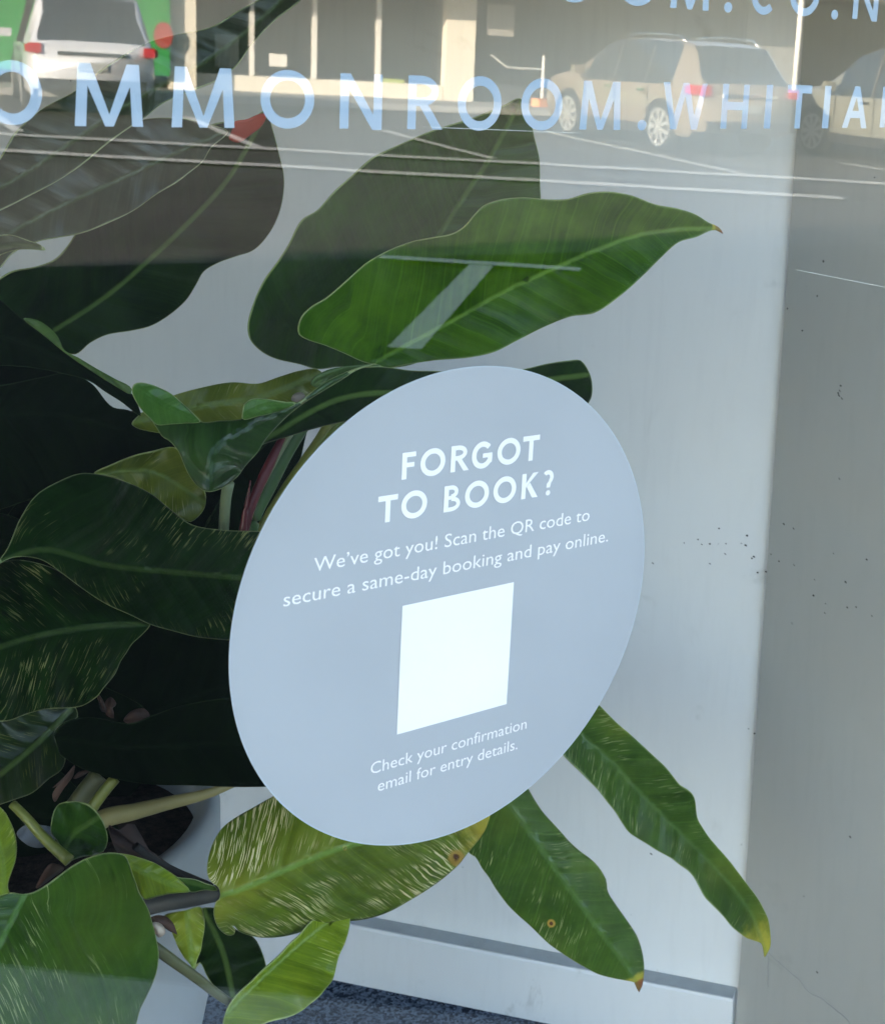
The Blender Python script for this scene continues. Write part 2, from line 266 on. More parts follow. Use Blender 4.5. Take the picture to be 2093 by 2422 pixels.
# ---------------------------------------------------------------- lettering
def ring(cx, cy, rx, ry, s, a0=0, a1=360, n=72, sx=None):
    sx = sx or s; out = []
    for i in range(n):
        t0, t1 = R(a0 + (a1 - a0) * i / n), R(a0 + (a1 - a0) * (i + 1) / n)
        out.append([(cx + rx * math.cos(t0), cy + ry * math.sin(t0)), (cx + rx * math.cos(t1), cy + ry * math.sin(t1)), (cx + (rx - sx) * math.cos(t1), cy + (ry - s) * math.sin(t1)), (cx + (rx - sx) * math.cos(t0), cy + (ry - s) * math.sin(t0))])
    return ('strip', out)
def glyph(ch, w_, s):
    q = lambda *p: ('poly', [list(p)])
    if ch == 'O': return [ring(w_ / 2, .5, w_ / 2, .525, s)]
    if ch == 'C': return [ring(w_ * .55, .5, w_ * .55, .525, s, 48, 312)]
    if ch == 'G': return [ring(w_ * .52, .5, w_ * .52, .525, s, 42, 335), q((w_ * .53, .56), (w_ * .53, .56 - s * .85), (w_, .56 - s * .85), (w_, .56)), q((w_ - s, .40), (w_ - s, .12), (w_, .19), (w_, .40))]
    if ch == 'M':
        i = .055 * w_; return [q((0, 0), (s, 0), (i + s * .92, 1), (i, 1)), q((w_ - s, 0), (w_, 0), (w_ - i, 1), (w_ - i - s * .92, 1)),
                q((i, 1), (i + s * 1.12, 1), (w_ / 2 + s * .38, 0), (w_ / 2 - s * .38, 0)), q((w_ - i - s * 1.12, 1), (w_ - i, 1), (w_ / 2 + s * .38, 0), (w_ / 2 - s * .38, 0))]
    if ch == 'N': return [q((0, 0), (s, 0), (s, 1), (0, 1)), q((w_ - s, 0), (w_, 0), (w_, 1), (w_ - s, 1)), q((0, 1), (s * 1.15, 1), (w_, -.02), (w_ - s * 1.1, -.02))]
    if ch == 'I': return [q((0, 0), (w_, 0), (w_, 1), (0, 1))]
    if ch == 'H': return [q((0, 0), (s, 0), (s, 1), (0, 1)), q((w_ - s, 0), (w_, 0), (w_, 1), (w_ - s, 1)), q((s * .9, .42), (w_ - s * .9, .42), (w_ - s * .9, .42 + s), (s * .9, .42 + s))]
    if ch == 'T': return [q((0, 1 - s), (w_, 1 - s), (w_, 1), (0, 1)), q((w_ / 2 - s / 2, 0), (w_ / 2 + s / 2, 0), (w_ / 2 + s / 2, 1 - s * .9), (w_ / 2 - s / 2, 1 - s * .9))]
    if ch == 'A': return [q((0, 0), (s * 1.08, 0), (w_ / 2 + s * .5, 1), (w_ / 2 - s * .5, 1)), q((w_ - s * 1.08, 0), (w_, 0), (w_ / 2 + s * .5, 1), (w_ / 2 - s * .5, 1)), q((w_ * .25, .24), (w_ * .75, .24), (w_ * .68, .24 + s * .95), (w_ * .32, .24 + s * .95))]
    if ch == 'W':
        a = s * .52; xs = [(a, 1), (w_ * .27, 0), (w_ / 2, 1), (w_ * .73, 0), (w_ - a, 1)]
        return [q((xs[i][0] - a, xs[i][1]), (xs[i][0] + a, xs[i][1]), (xs[i + 1][0] + a * .8, xs[i + 1][1]), (xs[i + 1][0] - a * .8, xs[i + 1][1])) for i in range(4)]
    if ch == 'F': return [q((0, 0), (s, 0), (s, 1), (0, 1)), q((s * .9, 1 - s * .88), (w_, 1 - s * .88), (w_, 1), (s * .9, 1)), q((s * .9, .44), (w_ * .9, .44), (w_ * .9, .44 + s * .85), (s * .9, .44 + s * .85))]
    if ch == 'R':
        h = .285; rx = w_ * .86 - s * .9 - .1
        return [q((0, 0), (s, 0), (s, 1), (0, 1)), ring(s * .9 + .12, 1 - h, rx - .02, h, s * .85, -90, 90, 32), q((s * .9, 1 - s * .85), (s * .9 + .125, 1 - s * .85), (s * .9 + .125, 1), (s * .9, 1)),
                q((s * .9, 1 - 2 * h), (s * .9 + .125, 1 - 2 * h), (s * .9 + .125, 1 - 2 * h + s * .85), (s * .9, 1 - 2 * h + s * .85)), q((w_ - s * 1.2, 0), (w_, 0), (s + .30 * w_, .5), (s + .30 * w_ - s * 1.1, .5))]
    if ch == 'B':
        return [q((0, 0), (s, 0), (s, 1), (0, 1)), ring(s + .1, .745, w_ * .86 - s - .1, .255, s * .8, -90, 90, 32), ring(s + .12, .28, w_ - s - .12, .28, s * .8, -90, 90, 32),
                q((s * .9, 1 - s * .8), (s + .11, 1 - s * .8), (s + .11, 1), (s * .9, 1)), q((s * .9, .46), (s + .13, .46), (s + .13, .60), (s * .9, .60)), q((s * .9, 0), (s + .13, 0), (s + .13, s * .8), (s * .9, s * .8))]
    if ch == 'K': return [q((0, 0), (s, 0), (s, 1), (0, 1)), q((s * .9, .42), (s * 1.6, .58), (w_ * .98, 1), (w_ * .98 - s * 1.25, 1), (s * .9, .60)), q((w_ - s * 1.3, 0), (w_, 0), (s * 1.9, .62), (s * 1.15, .47))]
    if ch == '?':
        return [ring(w_ * .45, .72, w_ * .55, .29, s * .85, 140, -62, 32, s * .85), q((w_ * .36, .30), (w_ * .36 + s * .85, .30), (w_ * .36 + s * .95, .40), (w_ * .80, .50), (w_ * .62, .60), (w_ * .36, .46)), ring(w_ * .36 + s * .45, .09, s * .55, s * .55 * .95, s * .55, 0, 360, 24)]
    if ch == '.': return [ring(w_ / 2, .10, w_ / 2, .115, .1149, 0, 360, 32, w_ / 2 * .999)]
    return []
def put_glyph(name, ch, org, ex, ez, wd, H, stroke, mat, parent, Y, label=None):
    """org: baseline-left in the pane's plane (x,z); ex, ez unit vectors; wd width and H cap height in metres"""
    b = MB(); k_ = 0
    for kind, polys in glyph(ch, wd / H, stroke):
        for p_ in polys:
            vs = [(org[0] + (ex[0] * x + ez[0] * z) * H, Y - .00002 * k_, org[1] + (ex[1] * x + ez[1] * z) * H) for x, z in p_]; b.add(vs, [tuple(range(len(vs)))])
        k_ += 1
    return b.obj(name, mat, parent)
def m_vinyl(name, col, rough=.45):
    t = NT(name); P = t.pos(); c = t.mix(t.ramp(t.noise(P, 6, 3, .5), .3, .7), [v * .965 for v in col], [min(v * 1.03, 1) for v in col]); t.p(Base_Color=c, Roughness=rough, Specular_IOR_Level=.3); t.bump(t.noise(P, 900, 2, .6), .05, .0002); return t.m
M_FROST = m_vinyl('pale_blue_vinyl', (.375, .45, .55)); M_STICK = m_vinyl('grey_blue_vinyl', (.44, .435, .455)); M_WTXT = m_vinyl('white_vinyl', (.93, .86, .83), .5)
YV = .0072
def word(nm, label, letters, stroke=.185):
    A = gl(letters[2][1] if len(letters) > 2 else letters[0][1], letters[0][3], YV)
    e = empty(nm, A, label, 'lettering')
    for i, (ch, xl, xr, yb, yc) in enumerate(letters):
        L = gl(xl, yb, YV); Rr = gl(xr, yb, YV); xm = (xl + xr) / 2; H = gl(xm, yc, YV).z - gl(xm, yb, YV).z
        zb = gl(xm, yb, YV).z; put_glyph('letter', ch, (L.x, zb), (1, 0), (0, 1), Rr.x - L.x, H, stroke, M_FROST, e, YV)
    return e
word('window_lettering', 'pale blue vinyl capitals reading COMMONROOM.WHITIANGA across the window glass', [
    ('C', -215, -75, 296, 147), ('O', -40, 102, 292, 146), ('M', 177.8, 339.2, 299, 151), ('M', 406.4, 555, 301.7, 159.5), ('O', 616.4, 742.6, 301, 168.5), ('N', 803.2, 902.5, 304.5, 174.8),
    ('R', 963, 1046, 306, 179.3), ('O', 1080.7, 1183.5, 306, 183), ('O', 1230, 1327, 305.5, 188), ('M', 1369.5, 1466, 306.8, 192), ('.', 1506.7, 1527, 307, 196), ('W', 1562, 1667, 306, 195.8),
    ('H', 1702.5, 1765, 304.6, 199), ('I', 1805, 1820, 304, 200.5), ('T', 1855, 1912, 304, 200.8), ('I', 1942.5, 1957, 303.5, 202.8), ('A', 1989.5, 2048, 303, 204), ('N', 2079, 2145, 302, 206),
    ('G', 2170, 2235, 302, 208), ('A', 2255, 2310, 301, 209)])
word('window_lettering', 'pale blue vinyl capitals reading OOM.CO.N cut off by the top edge', [
    ('O', 1303, 1407, 3, -113), ('O', 1455, 1553, 11, -103), ('M', 1584, 1675, 22, -88), ('.', 1711, 1730, 28, -80), ('C', 1772, 1830, 32, -72), ('O', 1863, 1934, 35.5, -66), ('.', 1964, 1980, 44.5, -57), ('N', 2014, 2073, 47, -53)])

# ---------------------------------------------------------------- round sticker
kY = (YV + .7066055) / .7066055
SC = Vector((.5052753 * kY, 1.5 + (1.1598622 - 1.5) * kY)); SR = .15 * kY; TH = R(-.92)
E1 = Vector((math.cos(TH), math.sin(TH))); E2 = Vector((-E1.y, E1.x))
st = empty('round_sticker', (SC.x, YV, SC.y), 'large round grey-blue booking sticker with white text on the window glass', 'sticker')
n = 160; MB().add([(SC.x + SR * math.cos(2 * math.pi * i / n), YV, SC.y + SR * math.sin(2 * math.pi * i / n)) for i in range(n)] + [(SC.x + SR * math.cos(2 * math.pi * i / n), YV + .0006, SC.y + SR * math.sin(2 * math.pi * i / n)) for i in range(n)],
    [tuple(range(n)), tuple(range(n, 2 * n))[::-1]] + [(i, n + i, n + (i + 1) % n, (i + 1) % n) for i in range(n)]).obj('disc', M_STICK, st)
ri = MB()
for i in range(n):
    a, a2 = 2 * math.pi * i / n, 2 * math.pi * (i + 1) / n
    ri.add([(SC.x + r_ * math.cos(t_), YV - .0001, SC.y + r_ * math.sin(t_)) for r_, t_ in ((SR, a), (SR, a2), (SR - .0007, a2), (SR - .0007, a))], [(0, 1, 2, 3)])
ri.obj('cut_edge', m_vinyl('vinyl_edge', (.49, .52, .56)), st)
def pln(reg, x, y):
    g = gl(*cv(reg, x, y), YV); return Vector((g.x, g.z))
qc = SC + E2 * (-.0310477 * kY); hs_ = .0814055 * kY / 2
MB().add([(*(qc + E1 * a * hs_ + E2 * b_ * hs_).to_tuple()[:1], YV - .0003, (qc + E1 * a * hs_ + E2 * b_ * hs_).y) for a, b_ in ((-1, -1), (1, -1), (1, 1), (-1, 1))], [(0, 1, 2, 3)]).obj('blank_square', M_WTXT, st)
def sline(nm, items):
    h = MB()
    for ch, (rg, x0, y0), (rg1, x1, y1), H in items:
        a = pln(rg, x0, y0); b_ = pln(rg1, x1, y1); wd = (b_ - a).dot(E1)
        k_ = 0
        for kind, polys in glyph(ch, wd / H, .205):
            for p_ in polys:
                vs = [a + E1 * x * H + E2 * z * H for x, z in p_]; h.add([(v.x, YV - .0003 - .00002 * k_, v.y) for v in vs], [tuple(range(len(vs)))])
            k_ += 1
    return h.obj(nm, M_WTXT, st)
def capH(rg, xb, yb, xt, yt): return (pln(rg, xt, yt) - pln(rg, xb, yb)).dot(E2)
H1 = capH('z5', 1340, 880, 1350, 690); H2 = capH('z6', 143, 1110, 153, 925)
# baselines as lines in the plane
def basey(rgA, A, rgB, B):
    a = pln(rgA, *A); b_ = pln(rgB, *B); za = ((a - SC).dot(E2) + (b_ - SC).dot(E2)) / 2; return za
def place(txt, rows, zb, H):
    items = []
    h = MB()
    for ch, (rg0, x0, y0), (rg1, x1, y1) in rows:
        ua = (pln(rg0, x0, y0) - SC).dot(E1); ub = (pln(rg1, x1, y1) - SC).dot(E1); org = SC + E1 * ua + E2 * zb; wd = ub - ua; k_ = 0
        for kind, polys in glyph(ch, wd / H, .205):
            for p_ in polys:
                v2 = [org + E1 * x * H + E2 * z * H for x, z in p_]; h.add([(v.x, YV - .0003 - .00002 * k_, v.y) for v in v2], [tuple(range(len(v2)))])
            k_ += 1
    return h.obj('text_line', M_WTXT, st)
z1 = basey('z5', (1340, 880), 'z6', (775, 742)); z2 = basey('z5', (1222, 1180), 'z6', (806, 1000))
place('FORGOT', [('F', ('z5', 1340, 880), ('z5', 1440, 780)), ('O', ('z5', 1474, 765), ('z5', 1649, 750)), ('R', ('z6', 192, 828), ('z6', 322, 808)), ('G', ('z6', 344, 715), ('z6', 488, 700)), ('O', ('z6', 524, 690), ('z6', 686, 672)), ('T', ('z6', 704, 640), ('z6', 822, 620))], z1, H1)
place('TO BOOK?', [('T', ('z5', 1176, 1060), ('z5', 1314, 1045)), ('O', ('z5', 1339, 1062), ('z5', 1521, 1042)), ('B', ('z6', 143, 1110), ('z6', 260, 1050)), ('O', ('z6', 296, 990), ('z6', 464, 970)), ('O', ('z6', 496, 955), ('z6', 656, 940)), ('K', ('z6', 690, 1017), ('z6', 806, 1000)), ('?', ('z6', 845, 900), ('z6', 918, 890))], z2, H2)
def textline(s_, rgA, A, rgB, B, Hpx=None, H=None):
    cu = bpy.data.curves.new('t', 'FONT'); cu.body = s_; cu.size = 1; cu.resolution_u = 3
    to = bpy.data.objects.new('t', cu); COL.objects.link(to); bpy.context.view_layer.update()
    me = bpy.data.meshes.new_from_object(to.evaluated_get(bpy.context.evaluated_depsgraph_get())); bpy.data.objects.remove(to)
    xs = [v.co.x for v in me.vertices]; x0, x1 = min(xs), max(xs)
    a = pln(rgA, *A); b_ = pln(rgB, *B); ua, ub = (a - SC).dot(E1), (b_ - SC).dot(E1); zb = ((a - SC).dot(E2) + (b_ - SC).dot(E2)) / 2
    kx = (ub - ua) / (x1 - x0); kz = H / .729
    for v in me.vertices:
        q = SC + E1 * (ua + (v.co.x - x0) * kx) + E2 * (zb + v.co.y * kz); v.co = (q.x, YV - .0003, q.y)
    me.materials.clear(); me.materials.append(M_WTXT); me.name = 'text_line'
    o = bpy.data.objects.new('text_line', me); COL.objects.link(o); o.parent = st; o.matrix_parent_inverse = Matrix.Translation(-st.location)
    return kx / kz
hc = capH('z5', 748, 1535, 752, 1437) if False else H1 * .545
textline("We\u2019ve got you! Scan the QR code to", 'z5', (722, 1537), 'z6', (1172, 1160), H=hc)
textline("secure a same-day booking and pay online.", 'z5', (507, 1782), 'z6', (1303, 1308), H=hc)
textline("Check your confirmation", 'z7', (1122, 1167), 'z8', (728, 845), H=hc * .90)
textline("email for entry details.", 'z7', (1172, 1290), 'z8', (665, 988), H=hc * .90)

# ---------------------------------------------------------------- the plant
def m_leaf(name, dark, light, streak=0.0, scol=(.55, .5, .22), vein=.25, trans=.12, yellow=0.0, rough=.33, rib=(.16, .25, .06), edgec=(.42, .45, .2), rk=.35, spec=.26):
    t = NT(name); uv = t.n('ShaderNodeUVMap').outputs[0]; sx = t.n('ShaderNodeSeparateXYZ'); t.set(sx.inputs[0], uv)
    u, v = sx.outputs[0], sx.outputs[1]; av = t.math('ABSOLUTE', v); P = t.pos()
    obi = t.n('ShaderNodeObjectInfo').outputs['Random']; rz = t.math('MULTIPLY', obi, 37.0)
    c = t.math('SUBTRACT', u, t.math('MULTIPLY', av, .75)); c = t.math('ADD', c, t.math('MULTIPLY', t.noise(P, 12, 2), .02))
    blot = t.noise(P, 26, 5, .65); base = t.mix(t.ramp(blot, .28, .78), dark, light)
    big = t.noise(P, 7, 2, .5); base = t.mix(t.math('MULTIPLY', t.ramp(big, .48, .75), yellow), base, (.34, .33, .035))
    cc_ = t.math('ADD', c, t.math('MULTIPLY', t.noise(t.vec(t.math('MULTIPLY', c, 30.0), rz), 1.0, 1), .022))
    vn = t.math('PINGPONG', t.math('ADD', cc_, t.math('MULTIPLY', t.math('SIGN', v), .006)), .0125); vn = t.math('DIVIDE', vn, .0125)
    vl = t.math('MULTIPLY', t.ramp(vn, 0.0, .07, 1.0, 0.0), t.ramp(av, .05, .09, 1.0, .25))
    base = t.mix(t.math('MULTIPLY', vl, vein), base, [min(x * 1.7 + .01, 1) for x in light])
    fine = t.noise(t.vec(t.math('MULTIPLY', c, 420.0), t.math('MULTIPLY', av, 14.0), rz), 1.0, 2, .5)
    base = t.mix(t.math('MULTIPLY', t.ramp(fine, .4, .75), .28), base, [x * 1.5 for x in light])
    if streak > 0:
        s1 = t.noise(t.vec(t.math('MULTIPLY', c, 760.0), t.math('MULTIPLY', av, 60.0), rz), 1.0, 1, .4)
        gate = t.ramp(t.noise(P, 16, 3, .6), .42, .62); ml = t.ramp(av, .004, .014)
        sm = t.math('MULTIPLY', t.math('MULTIPLY', t.ramp(s1, .64 - .06 * streak, .70 - .06 * streak), gate), ml)
        base = t.mix(t.math('MULTIPLY', sm, min(1, .35 + .5 * streak)), base, scol)
    at = t.n('ShaderNodeAttribute', attribute_name='edge').outputs['Fac']
    base = t.mix(t.ramp(at, .5, .95, 0, .55), base, edgec)
    tp = t.n('ShaderNodeAttribute', attribute_name='tip').outputs['Fac']; tp2 = t.math('ADD', tp, t.math('MULTIPLY', t.math('SUBTRACT', t.noise(P, 60, 4, .6), .5), .5))
    base = t.mix(t.ramp(tp2, .15, .45), base, (.40, .34, .04)); base = t.mix(t.ramp(tp2, .62, .85), base, (.26, .075, .025))
    bl = t.n('ShaderNodeAttribute', attribute_name='blem').outputs['Fac']; bl = t.math('MULTIPLY', bl, t.math('ADD', .45, t.math('MULTIPLY', t.noise(P, 150, 4, .7), 1.0)))
    base = t.mix(t.ramp(bl, .2, .5), base, (.42, .26, .05)); base = t.mix(t.ramp(bl, .6, .8), base, (.10, .03, .015))
    rb = t.ramp(av, .0008, .0034, 1.0, 0.0); base = t.mix(t.math('MULTIPLY', rb, rk), base, rib)
    t.p(Base_Color=base, Roughness=t.ramp(blot, .2, .8, rough - .06, rough + .14), Specular_IOR_Level=spec)
    h = t.math('ADD', t.math('MULTIPLY', t.ramp(vn, 0, .8), 1.0), t.math('MULTIPLY', fine, .18)); h = t.math('ADD', h, t.math('MULTIPLY', t.noise(P, 34, 3, .5), 1.6)); h = t.math('SUBTRACT', h, t.math('MULTIPLY', rb, .5)); t.bump(h, .45, .002)
    if trans > 0:
        tb = t.n('ShaderNodeBsdfTranslucent'); t.set(tb.inputs[0], t.mix(.5, base, (.25, .42, .02))); mx = t.n('ShaderNodeMixShader'); mx.inputs[0].default_value = trans
        t.t.links.new(t.b.outputs[0], mx.inputs[1]); t.t.links.new(tb.outputs[0], mx.inputs[2]); t.t.links.new(mx.outputs[0], t.out.inputs[0])
    return t.m
L_BRIGHT = m_leaf('leaf_bright_green', (.016, .055, .001), (.055, .125, .003), 0, vein=.35, spec=.18, trans=.15, rib=(.2, .34, .05))
L_MID = m_leaf('leaf_mid_green', (.008, .030, .003), (.026, .068, .007), 0, vein=.2, spec=.12, rk=.25)
L_FOLD = m_leaf('leaf_folded_green', (.005, .020, .002), (.022, .065, .007), 0, vein=.2, spec=.35, rk=0)
L_DARK = m_leaf('leaf_dark_green', (.003, .010, .002), (.011, .028, .004), 0, vein=.12, trans=.05, spec=.05, rk=.4)
L_DARKS = m_leaf('leaf_dark_streaked', (.0025, .011, .001), (.008, .027, .003), .7, scol=(.28, .28, .10), vein=.12, trans=.05, spec=.05, rk=.15)
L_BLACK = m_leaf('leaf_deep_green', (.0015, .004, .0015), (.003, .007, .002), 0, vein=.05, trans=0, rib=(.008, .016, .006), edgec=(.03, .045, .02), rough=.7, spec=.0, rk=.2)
L_OLIVE = m_leaf('leaf_olive', (.06, .085, .008), (.13, .15, .015), .2, vein=.15, trans=.3, yellow=.5)
L_STREAK = m_leaf('leaf_streaked_pale', (.065, .11, .008), (.13, .18, .015), 1.5, scol=(.70, .62, .34), vein=.3, yellow=.7, trans=.15, rib=(.15, .27, .06), rk=.65)
L_YEL = m_leaf('leaf_yellow_green', (.10, .16, .008), (.21, .26, .014), .7, scol=(.5, .5, .16), vein=.3, yellow=.6, trans=.2)
L_NARROW = m_leaf('leaf_narrow_green', (.024, .06, .006), (.06, .115, .012), .4, scol=(.5, .5, .22), vein=.3, yellow=.3, trans=.12, rib=(.10, .17, .045))
L_MARGIN = m_leaf('leaf_margin_green', (.03, .06, .012), (.07, .12, .03), 0, vein=0, rk=0, edgec=(.06, .10, .025))
L_GREYG = m_leaf('leaf_grey_green', (.018, .024, .012), (.035, .042, .022), 0, vein=.15, rk=.12, trans=.08)

def catmull(pts, closed, step):
    pts = [np.array(p, float) for p in pts]; n = len(pts); out = []
    rng = range(n if closed else n - 1)
    for i in rng:
        p1, p2 = pts[i], pts[(i + 1) % n]; p0 = pts[i - 1] if (closed or i > 0) else 2 * p1 - p2; p3 = pts[(i + 2) % n] if (closed or i < n - 2) else 2 * p2 - p1
        d1 = max(np.linalg.norm(p2 - p1), 1e-6); d0 = max(np.linalg.norm(p1 - p0), 1e-6); d2 = max(np.linalg.norm(p3 - p2), 1e-6)
        m1 = ((p1 - p0) / d0 + (p2 - p1) / d1) / 2 * d1; m2 = ((p2 - p1) / d1 + (p3 - p2) / d2) / 2 * d1      # tangents limited to the segment
        k_ = max(1, int(round(d1 / step)))
        for j in range(k_):
            t = j / k_; out.append(p1 * (2 * t**3 - 3 * t**2 + 1) + m1 * (t**3 - 2 * t**2 + t) + p2 * (-2 * t**3 + 3 * t**2) + m2 * (t**3 - t**2))
    if not closed: out.append(pts[-1])
    return np.array(out)
def inside(poly, pts):
    x, y = pts[:, 0], pts[:, 1]; r_ = np.zeros(len(pts), bool); n = len(poly)
    for i in range(n):
        a, b_ = poly[i], poly[i - 1]; c = (a[1] > y) != (b_[1] > y)
        with np.errstate(all='ignore'): r_ ^= c & (x < (b_[0] - a[0]) * (y - a[1]) / (b_[1] - a[1] + 1e-12) + a[0])
    return r_
def nearest(line, pts):
    best = np.full(len(pts), 1e18); T = np.zeros(len(pts)); Sg = np.zeros(len(pts)); seg = np.linalg.norm(np.diff(line, axis=0), axis=1); cum = np.concatenate([[0], np.cumsum(seg)])
    for i in range(len(line) - 1):
        a, d = line[i], line[i + 1] - line[i]; L2 = (d**2).sum() + 1e-9; t = np.clip(((pts - a) @ d) / L2, 0, 1); q = a + t[:, None] * d; dd = ((pts - q)**2).sum(1); m_ = dd < best
        best[m_] = dd[m_]; T[m_] = (cum[i] + t * seg[i])[m_] / cum[-1]; Sg[m_] = np.sign(d[0] * (pts[:, 1] - a[1]) - d[1] * (pts[:, 0] - a[0]))[m_]
    return T, np.sqrt(best) * Sg, cum[-1]
plant = empty('potted_plant', gl(300, 2380, .45), 'large glossy philodendron in a pale grey pot behind the window', 'plant')
LEAVES = []
def leaf(reg, outline, mid, Y0, Y1, mat, fold=.10, bend=0.0, tilt=0.0, rip=.006, rk=3.0, label=None, name='leaf', mreg=None, step=9, ph=0.0, tip=0.0, tipl=.06, marks=()):
    ol = catmull([cv(reg, *p) for p in outline], True, step); md = catmull([cv(mreg or reg, *p) for p in mid], False, 10)
    x0, y0 = ol.min(0); x1, y1 = ol.max(0); g = 15 if (x1 - x0) * (y1 - y0) > 40000 else 9
    gx, gy = np.meshgrid(np.arange(x0, x1, g), np.arange(y0, y1, g)); gp = np.stack([gx.ravel() + (np.arange(gx.size) % 2) * g * .25, gy.ravel()], 1); gp = gp[inside(ol, gp)]
    gp = np.concatenate([gp, md[inside(ol, md)]])
    for rg_, mx_, my_, mr_ in marks:
        c_ = np.array(cv(rg_, mx_, my_)); gp = np.concatenate([gp] + [c_ + rr_ * np.array([[math.cos(a_), math.sin(a_)] for a_ in np.arange(0, 6.28, .5)]) for rr_ in (.01, 4.1, 8.3, 12.7)]); gp = gp[inside(ol, gp)]
    _, s_, _ = nearest(np.vstack([ol, ol[:1]]), gp); gp = gp[np.abs(s_) > 8]
    tg = np.roll(ol, -1, 0) - np.roll(ol, 1, 0); tg /= np.linalg.norm(tg, axis=1)[:, None] + 1e-9; nn_ = np.stack([-tg[:, 1], tg[:, 0]], 1)
    ins = []
    for sg_ in (1, -1):
        c_ = ol + nn_ * 5 * sg_; ins.append(c_[inside(ol, c_)])
    ins = max(ins, key=len); _, d_, _ = nearest(np.vstack([ol, ol[:1]]), ins); ins = ins[np.abs(d_) > 4.2]
    gp = np.concatenate([ins, gp]); allp = [Vector(p) for p in ol] + [Vector(p) for p in gp]; n = len(ol)
    r_ = delaunay_2d_cdt(allp, [], [list(range(n))], 1, 1e-4)
    v2 = np.array([tuple(v) for v in r_[0]]); faces = r_[2]
    T, s_, L = nearest(md, v2); W = max(np.abs(s_).max(), 1); _, de, _ = nearest(np.vstack([ol, ol[:1]]), v2); de = np.abs(de)
    ppm = .00038; a = np.abs(s_) * ppm; sn = np.abs(s_) / W
    Y = Y0 + (Y1 - Y0) * T + fold * a + bend * 6 * a * a + tilt * s_ * ppm + rip * np.sin(rk * 2 * math.pi * T + np.sign(s_) * 1.3 + ph) * sn**1.5
    Y = np.maximum(Y, .022)
    me = bpy.data.meshes.new(name); me.from_pydata([tuple(gl(p[0], p[1], yy)) for p, yy in zip(v2, Y)], [], faces); me.update()
    uvl = me.uv_layers.new(name='UVMap'); ids = np.empty(len(me.loops), int); me.loops.foreach_get('vertex_index', ids)
    uvl.data.foreach_set('uv', np.stack([T * L * ppm, s_ * ppm], 1)[ids].ravel())
    at = me.attributes.new('edge', 'FLOAT', 'POINT'); at.data.foreach_set('value', np.clip(1 - de / 5.0, 0, 1))
    at = me.attributes.new('tip', 'FLOAT', 'POINT'); at.data.foreach_set('value', np.clip((T - 1 + tipl) / tipl, 0, 1) * tip)
    bm_ = np.zeros(len(v2))
    for rg_, mx_, my_, mr_ in marks: c_ = np.array(cv(rg_, mx_, my_)); bm_ = np.maximum(bm_, np.clip(1 - np.linalg.norm(v2 - c_, axis=1) / mr_, 0, 1))
    at = me.attributes.new('blem', 'FLOAT', 'POINT'); at.data.foreach_set('value', bm_)
    for p in me.polygons: p.use_smooth = True
    me.materials.append(mat); o = bpy.data.objects.new(name, me); COL.objects.link(o); o.parent = plant; o.matrix_parent_inverse = Matrix.Translation(-plant.location)
    sm = o.modifiers.new('solid', 'SOLIDIFY'); sm.thickness = .0009; sm.offset = 0
    if label: o['label'] = label
    LEAVES.append(o); return o
def stem(reg, path, Y, rpx, mat, name='petiole', label=None):
    md = catmull([cv(reg, *p) for p in path], False, 12); n = len(md); rp = rpx if isinstance(rpx, (list, tuple)) else (rpx, rpx); Ya = Y if isinstance(Y, (list, tuple)) else (Y, Y)
    pts = []; rad = []
    for i, p in enumerate(md):
        t = i / (n - 1); yy = Ya[0] + (Ya[1] - Ya[0]) * t; q = gl(p[0], p[1], yy); pts.append(q); rad.append((rp[0] + (rp[1] - rp[0]) * t) * (q - OW).dot(CF) / f)
    o = MB().tube(pts, rad, 14).obj(name, mat, plant, True)
    if label: o['label'] = label
    return o
exec_leaves = True
# --- upper right
leaf('r4', [(435, 692), (385, 680), (330, 655), (250, 622), (190, 602), (162, 585), (157, 560), (170, 520), (205, 485), (255, 455), (320, 400), (400, 330), (480, 285), (560, 255), (640, 240), (700, 228), (740, 205), (775, 165), (810, 130), (870, 108), (950, 100), (1040, 107), (1110, 105), (1180, 85), (1250, 80), (1330, 92), (1420, 125), (1500, 140), (1560, 160), (1605, 188), (1640, 205), (1655, 228), (1630, 215), (1560, 240), (1500, 258), (1440, 310), (1380, 370), (1290, 450), (1200, 508), (1120, 520), (1030, 555), (930, 605), (850, 645), (760, 665), (640, 675), (540, 690), (470, 702)],
     [(440, 675), (560, 610), (720, 525), (850, 450), (950, 400), (1060, 350), (1200, 290), (1350, 235), (1500, 213), (1640, 210)], .30, .20, L_BRIGHT, fold=-.35, tilt=-.2, rip=.012, rk=2.5, tip=1.2, tipl=.025, label='bright green glossy leaf pointing right with a twisted brown tip')
leaf('n', [(880, 872), (800, 868), (750, 873), (710, 862), (648, 847), (616, 829), (592, 802), (587, 771), (599, 722), (625, 664), (661, 614), (683, 579), (715, 520), (750, 498), (790, 454), (833, 416), (879, 375), (950, 340), (1017, 311), (1120, 278), (1190, 250), (1231, 233), (1252, 270), (1262, 320), (1275, 376), (1277, 440), (1278, 480), (1255, 570), (1180, 700), (1080, 800), (980, 860)],
     [(870, 865), (930, 740), (1000, 620), (1080, 490), (1160, 370), (1231, 236)], .42, .40, L_DARK if False else L_MID, fold=-.5, tilt=.35, rip=.012, ph=1)
